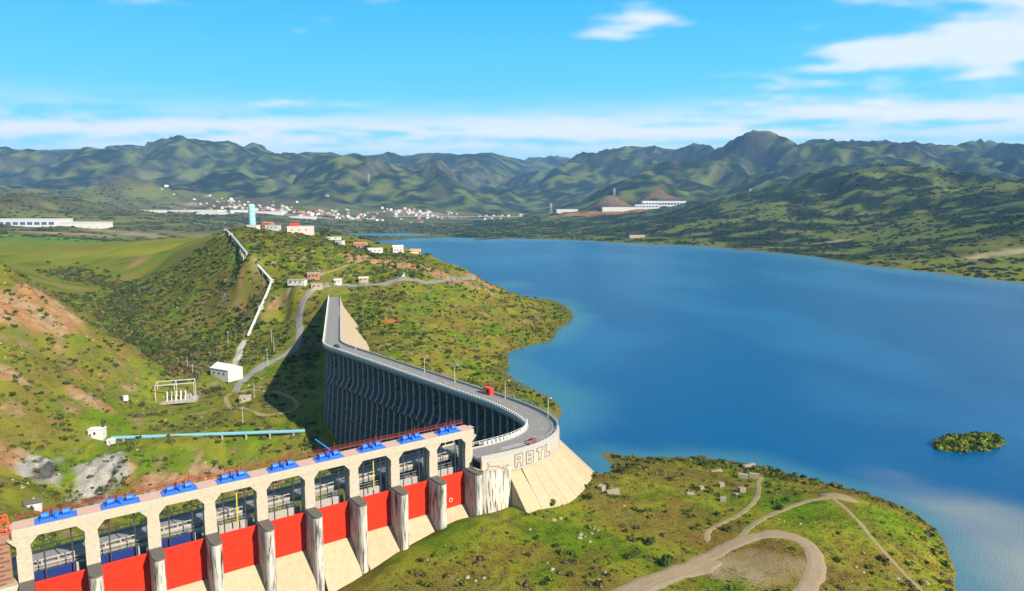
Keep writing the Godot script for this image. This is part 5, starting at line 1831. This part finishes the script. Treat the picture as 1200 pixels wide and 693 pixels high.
func ways() -> void:
	way("dirt_track", [[94, -249], [88, -236], [82, -220], [78, -211], [71, -201], [61, -192], [56, -187], [54, -181]], 1.9, M.dirt)
	way("dirt_track", [[58, -178], [64, -184], [69, -190], [77, -197], [88, -205], [98, -209], [107, -208]], 2.3, M.dirt)
	way("dirt_pad", [[99, -212], [103, -210], [109, -207]], 5.5, M.dirt, 0.26)
	way("dirt_track", [[101, -209], [103, -198], [103, -183], [104, -174], [105, -160], [104, -140]], 1.7, M.dirt)
	way("dirt_road", [[10, -128], [20, -145], [28, -153], [43, -163], [52, -171], [60, -179], [69, -184], [77, -184], [81, -178], [79, -168], [72, -157], [62, -145]], 4.6, M.dirt_pale, 0.22)
	way("dirt_road", [[22, -146], [34, -156], [45, -163], [54, -168]], 6.0, M.dirt_pale, 0.19)
	way("ring_road", [[-164, -430], [-148, -421], [-133, -403], [-124, -388], [-127, -380], [-138, -379], [-150, -384], [-166, -397], [-176, -413], [-176, -426], [-164, -430]], 2.6, M.dirt, 0.3)
	way("asphalt_road", [[-152, -572], [-163, -558], [-168, -545], [-166, -531], [-160, -513], [-158, -496], [-164, -482], [-173, -466], [-178, -445], [-176, -428]], 5.0, M.road_grey, 0.35)
	way("concrete_road", [[-206, -524], [-205, -512], [-199, -492], [-192, -466], [-182, -452]], 5.0, M.road_pale, 0.35)
	way("lakeside_road", [[-150, -576], [-140, -582], [-128, -585], [-109, -592], [-77, -620], [-44, -675], [-38, -700]], 6.0, M.road_grey, 0.35)
	way("hill_track", [[-185, -560], [-172, -571], [-160, -590], [-147, -623], [-138, -660]], 3.0, M.dirt, 0.3)
	# pale boulders and broken concrete in the grass
	var rng := RandomNumberGenerator.new()
	rng.seed = 19
	var shapes := []
	for k in 4: shapes.append(stone_mesh(90 + k))
	for p in [[12, -188], [19, -180], [21, -176], [24, -183], [9, -165], [10, -162], [21, -157], [23, -160], [-18, -175], [-22, -170], [-9, -173], [-15, -162], [-13.4, -161], [-12, -160], [-9, -160], [-7, -160.6], [-16, -163], [-14, -163.4], [-11, -161.6], [90, -170], [91, -168], [85, -162], [80, -193], [79, -194.4], [82, -192], [84, -191], [121, -189], [118, -180], [5, -182], [16, -206], [20, -179], [22, -181], [18.4, -178], [23, -184], [14, -189.6], [3, -170], [34, -200], [96, -178], [110, -172], [100, -168]]:
		var s := rng.randf_range(0.3, 0.85)
		var o := obj("boulder", shapes[rng.randi() % 4], M.stone)
		o.transform = Transform3D(Basis(Vector3.UP, rng.randf() * TAU).scaled(Vector3(s, s * 0.8, s)), on_ground(p[0], p[1], -s * 0.15))
		tag(o, "%s pale boulder in the grass near %s" % ["large" if s > 0.75 else ("small" if s < 0.5 else "middling"), near_name(PLACES.bank, o.position)], "boulder", "boulders on the near bank")
	# rocks strewn over the gorge sides
	var list := []
	for t in 3200:
		var x := rng.randf_range(-430.0, -70.0)
		var z := -rng.randf_range(240.0, 700.0)
		if in_works(x, z, 1.0) or near_path(x, z, 1.5): continue
		if n_patch.get_noise_2d(x + 900.0, z) < 0.12 and rocky(x, z) < 0.15: continue
		var s := rng.randf_range(0.2, 0.8)
		var g := rng.randf_range(0.6, 1.2)
		list.append([Transform3D(Basis(Vector3.UP, rng.randf() * TAU).scaled(Vector3(s, s * 0.8, s)), on_ground(x, z, -s * 0.2)), Color(0.30, 0.24, 0.17) * g])
	scatter("rubble", "loose pale rocks strewn over the gorge sides", "rocks", shapes[0], M.tinted, list)

func stone_mesh(seed_: int) -> ArrayMesh:
	var rng := RandomNumberGenerator.new()
	rng.seed = seed_
	var mb := MB.new()
	var rings := []
	for l in [[-0.3, 0.75], [0.15, 1.0], [0.6, 0.82], [0.95, 0.4]]:
		var r := []
		for k in 7:
			var a := TAU * k / 7.0
			var d: float = l[1] * rng.randf_range(0.72, 1.12)
			r.append(Vector3(cos(a) * d * 1.15, l[0] * rng.randf_range(0.9, 1.1), sin(a) * d * 0.85))
		rings.append(r)
	mb.loft(rings, Vector3(0, 0.4, 0), true, true)
	return mb.mesh()
var bold_font := SystemFont.new()
func _ready() -> void:
	# camera
	var cam := Camera3D.new()
	cam.name = "camera"
	cam.fov = 46.32
	cam.near = 1.0
	cam.far = 30000.0
	cam.position = Vector3(0, 105, 0)
	cam.rotation_degrees.x = -7.49
	add_child(cam)
	cam.current = true
	# sky, air and exposure
	var env := Environment.new()
	env.background_mode = Environment.BG_SKY
	env.sky = Sky.new()
	env.sky.sky_material = make_sky()
	env.tonemap_mode = Environment.TONE_MAPPER_LINEAR
	env.tonemap_exposure = 2.3
	env.background_energy_multiplier = 1.0
	env.fog_enabled = true
	env.fog_density = 0.000048
	env.fog_light_color = Color(0.55, 0.76, 1.0)
	env.sdfgi_enabled = true
	env.ssao_enabled = true
	env.ssil_enabled = true
	var we := WorldEnvironment.new()
	we.environment = env
	add_child(we)
	# sun: right of and behind the camera
	var sun := DirectionalLight3D.new()
	sun.name = "sun"
	sun.light_energy = 1.6
	sun.light_color = Color(1.0, 0.95, 0.86)
	sun.light_angular_distance = 0.5
	sun.shadow_enabled = true
	add_child(sun)
	sun.look_at_from_position(Vector3.ZERO, -Vector3(0.76 * 0.83, 0.56, 0.65 * 0.83))
	# land and water
	materials()
	solve_ground()
	near_grid = make_grid(-440, -780, 280, 80, 8)
	mid_grid = make_grid(-1500, -2700, 1500, 200, 25)
	far_grid = make_grid(-9600, -12800, 9600, 600, 120)
	print("ground solved ", Time.get_ticks_msec())
	land()
	print("land ", Time.get_ticks_msec())
	make_lake()
	build()
	print("done ", Time.get_ticks_msec())

func materials() -> void:
	var g := noise_tex(51, 0.02, 5, [[0.0, Color(0.55, 0.55, 0.52)], [0.45, Color(0.86, 0.86, 0.84)], [1.0, Color(1, 1, 1)]], 1024)
	var gn := noise_tex(52, 0.03, 5, [], 1024, 6.0)
	var ground := mat("ground", Color.WHITE, 0.97, g, 0.06, gn, 0.7)
	ground.vertex_color_use_as_albedo = true
	ground.metallic_specular = 0.1
	var hills := mat("hills", Color.WHITE, 1.0, noise_tex(53, 0.03, 6, [[0.2, Color(0.45, 0.47, 0.45)], [0.5, Color(0.85, 0.85, 0.83)], [0.85, Color(1, 1, 1)]], 1024), 0.003)
	hills.vertex_color_use_as_albedo = true
	hills.metallic_specular = 0.0
	var water := mat("water", Color.WHITE, 0.2, null, 0.05, noise_tex(54, 0.02, 4, [], 1024, 8.0), 0.6)
	water.vertex_color_use_as_albedo = true
	water.metallic_specular = 0.22
	var conc := noise_tex(55, 0.012, 5, [[0.15, Color(0.90, 0.89, 0.87)], [0.5, Color(0.96, 0.955, 0.945)], [0.9, Color(1, 1, 1)]], 1024)
	var concn := noise_tex(56, 0.08, 4, [], 512, 2.0)
	mat("concrete", lin(0.375, 0.335, 0.275), 0.9, conc, 0.09, concn, 0.4)
	mat("slab", lin(0.37, 0.295, 0.20), 0.9, conc, 0.05, concn, 0.4)
	mat("old_concrete", lin(0.30, 0.27, 0.255), 0.92, noise_tex(57, 0.012, 5, [[0.2, Color(0.6, 0.56, 0.54)], [0.5, Color(0.9, 0.89, 0.88)], [0.9, Color(1, 1, 1)]], 1024), 0.07, concn, 0.6)
	var streak := noise_tex(59, 0.012, 4, [[0.0, Color(0.16, 0.15, 0.15)], [0.32, Color(0.32, 0.31, 0.30)], [0.43, Color(0.84, 0.83, 0.81)], [1.0, Color(1, 1, 1)]], 1024)
	mat("stained", lin(0.52, 0.50, 0.47), 0.92, streak, 0.1).uv1_scale = Vector3(0.085, 0.009, 0.085)
	mat("stained_b", lin(0.60, 0.56, 0.50), 0.92, streak, 0.1).uv1_scale = Vector3(0.075, 0.008, 0.075)
	mat("coping", lin(0.11, 0.10, 0.085), 0.95, conc, 0.3)
	mat("grey_concrete", lin(0.30, 0.29, 0.28), 0.92, conc, 0.09, concn, 0.4)
	mat("brown_concrete", lin(0.24, 0.14, 0.10), 0.92, conc, 0.12, concn, 0.4)
	mat("old_concrete_b", lin(0.34, 0.31, 0.29), 0.92, streak, 0.1).uv1_scale = Vector3(0.1, 0.03, 0.1)
	mat("slab_b", lin(0.355, 0.28, 0.19), 0.9, conc, 0.045, concn, 0.4)
	mat("deck_edge", lin(0.36, 0.35, 0.35), 0.9, conc, 0.2)
	mat("parapet", lin(0.33, 0.32, 0.32), 0.9, conc, 0.15)
	mat("pale_wall", lin(0.39, 0.35, 0.29), 0.9, conc, 0.1)
	mat("road_paint", lin(0.55, 0.52, 0.40), 0.8, conc, 0.4)
	mat("rusty", lin(0.22, 0.085, 0.065), 0.9, conc, 0.3)
	mat("spray", lin(0.10, 0.11, 0.13), 0.9)
	mat("spray_faint", lin(0.42, 0.40, 0.38), 0.9)
	mat("white_paint", lin(0.72, 0.71, 0.68), 0.7)
	mat("steel", lin(0.34, 0.34, 0.35), 0.5, null, 0.1, null, 1.0, 0.4)
	mat("dark_steel", lin(0.045, 0.045, 0.05), 0.6)
	mat("tan_steel", lin(0.42, 0.32, 0.22), 0.7)
	mat("pole_green", lin(0.40, 0.44, 0.36), 0.6)
	mat("red_faded", lin(0.50, 0.045, 0.03), 0.6)
	mat("dark_glass", lin(0.02, 0.022, 0.026), 0.12)
	mat("car_red", lin(0.28, 0.02, 0.03), 0.3)
	mat("car_dark", lin(0.03, 0.03, 0.04), 0.3)
	mat("car_white", lin(0.7, 0.7, 0.7), 0.3)
	mat("tyre", lin(0.02, 0.02, 0.02), 0.9)
	mat("yellow", lin(0.55, 0.38, 0.05), 0.6)
	mat("navy", lin(0.012, 0.022, 0.11), 0.6)
	mat("pink", lin(0.50, 0.29, 0.27), 0.85, conc, 0.3)
	mat("red_rail", lin(0.19, 0.035, 0.025), 0.7)
	mat("red_orange", lin(0.62, 0.075, 0.03), 0.6)
	mat("blue", lin(0.025, 0.13, 0.62), 0.45)
	mat("blue_b", lin(0.05, 0.14, 0.55), 0.6, conc, 0.4)
	mat("dark_red", lin(0.12, 0.012, 0.012), 0.6)
	var earth := noise_tex(60, 0.02, 5, [[0.2, Color(0.68, 0.66, 0.62)], [0.5, Color(0.9, 0.89, 0.87)], [0.9, Color(1, 1, 1)]], 1024)
	mat("dirt", lin(0.25, 0.205, 0.11), 0.97, earth, 0.12, gn, 0.5)
	mat("dirt_pale", lin(0.29, 0.225, 0.15), 0.97, earth, 0.12, gn, 0.5)
	mat("road_grey", lin(0.20, 0.195, 0.20), 0.92, earth, 0.1)
	mat("road_pale", lin(0.42, 0.40, 0.36), 0.92, earth, 0.1)
	mat("stone", lin(0.31, 0.27, 0.215), 0.95, earth, 0.5)
	mat("bark", lin(0.12, 0.09, 0.06), 0.95, earth, 0.5)
	var leaves := mat("leaves", Color.WHITE, 0.9)
	leaves.vertex_color_use_as_albedo = true
	leaves.metallic_specular = 0.15
	var tinted := mat("tinted", Color.WHITE, 0.95)
	tinted.vertex_color_use_as_albedo = true
	mat("white_wall", lin(0.52, 0.51, 0.50), 0.85, conc, 0.12)
	mat("white_roof", lin(0.54, 0.55, 0.56), 0.7, conc, 0.1)
	mat("tan_wall", lin(0.36, 0.29, 0.21), 0.9, conc, 0.12)
	mat("brick_wall", lin(0.34, 0.16, 0.11), 0.9, conc, 0.12)
	mat("yellow_wall", lin(0.60, 0.42, 0.12), 0.85, conc, 0.12)
	mat("pink_wall", lin(0.62, 0.46, 0.42), 0.85, conc, 0.12)
	mat("grey_wall", lin(0.40, 0.41, 0.43), 0.85, conc, 0.12)
	mat("terracotta", lin(0.38, 0.15, 0.08), 0.85, conc, 0.3)
	mat("dark_roof", lin(0.09, 0.085, 0.08), 0.85, conc, 0.3)
	mat("door", lin(0.12, 0.10, 0.09), 0.7)
	mat("blue_glass", lin(0.05, 0.09, 0.17), 0.25)
	mat("pole_grey", lin(0.38, 0.38, 0.37), 0.8)
	mat("pipe_blue", lin(0.15, 0.33, 0.40), 0.5, conc, 0.2)
	mat("pipe_white", lin(0.42, 0.43, 0.42), 0.5, conc, 0.2)
	mat("tower_blue", lin(0.22, 0.52, 0.62), 0.6, conc, 0.1)
	mat("pale_post", lin(0.62, 0.60, 0.57), 0.85, conc, 0.3)
	mat("asphalt", lin(0.19, 0.185, 0.185), 0.9, conc, 0.07, concn, 0.4)
	mat("red_paint", lin(0.52, 0.026, 0.010), 0.5, noise_tex(58, 0.01, 4, [[0.2, Color(0.85, 0.85, 0.85)], [0.6, Color(1, 1, 1)]]), 0.15)

func land() -> void:
	sheet("ground", -430, -760, 270, 60, 2, Rect2(), 0, M.ground)
	sheet("valley_ground", -1470, -2610, 1470, 180, 15, Rect2(-430, -760, 700, 820), 1.5, M.ground)
	sheet("hills", -5600, -7000, 5600, 600, 40, Rect2(-1470, -2610, 2940, 2790), 6, M.hills)
	sheet("distant_hills", -9360, -12600, 9360, 600, 120, Rect2(-5600, -7000, 11200, 7600), 20, M.hills)

func build() -> void:
	bold_font.font_names = PackedStringArray(["Droid Sans"])
	bold_font.font_weight = 700
	build_dam()
	build_spillway()
	ways()
	things()
	plants()
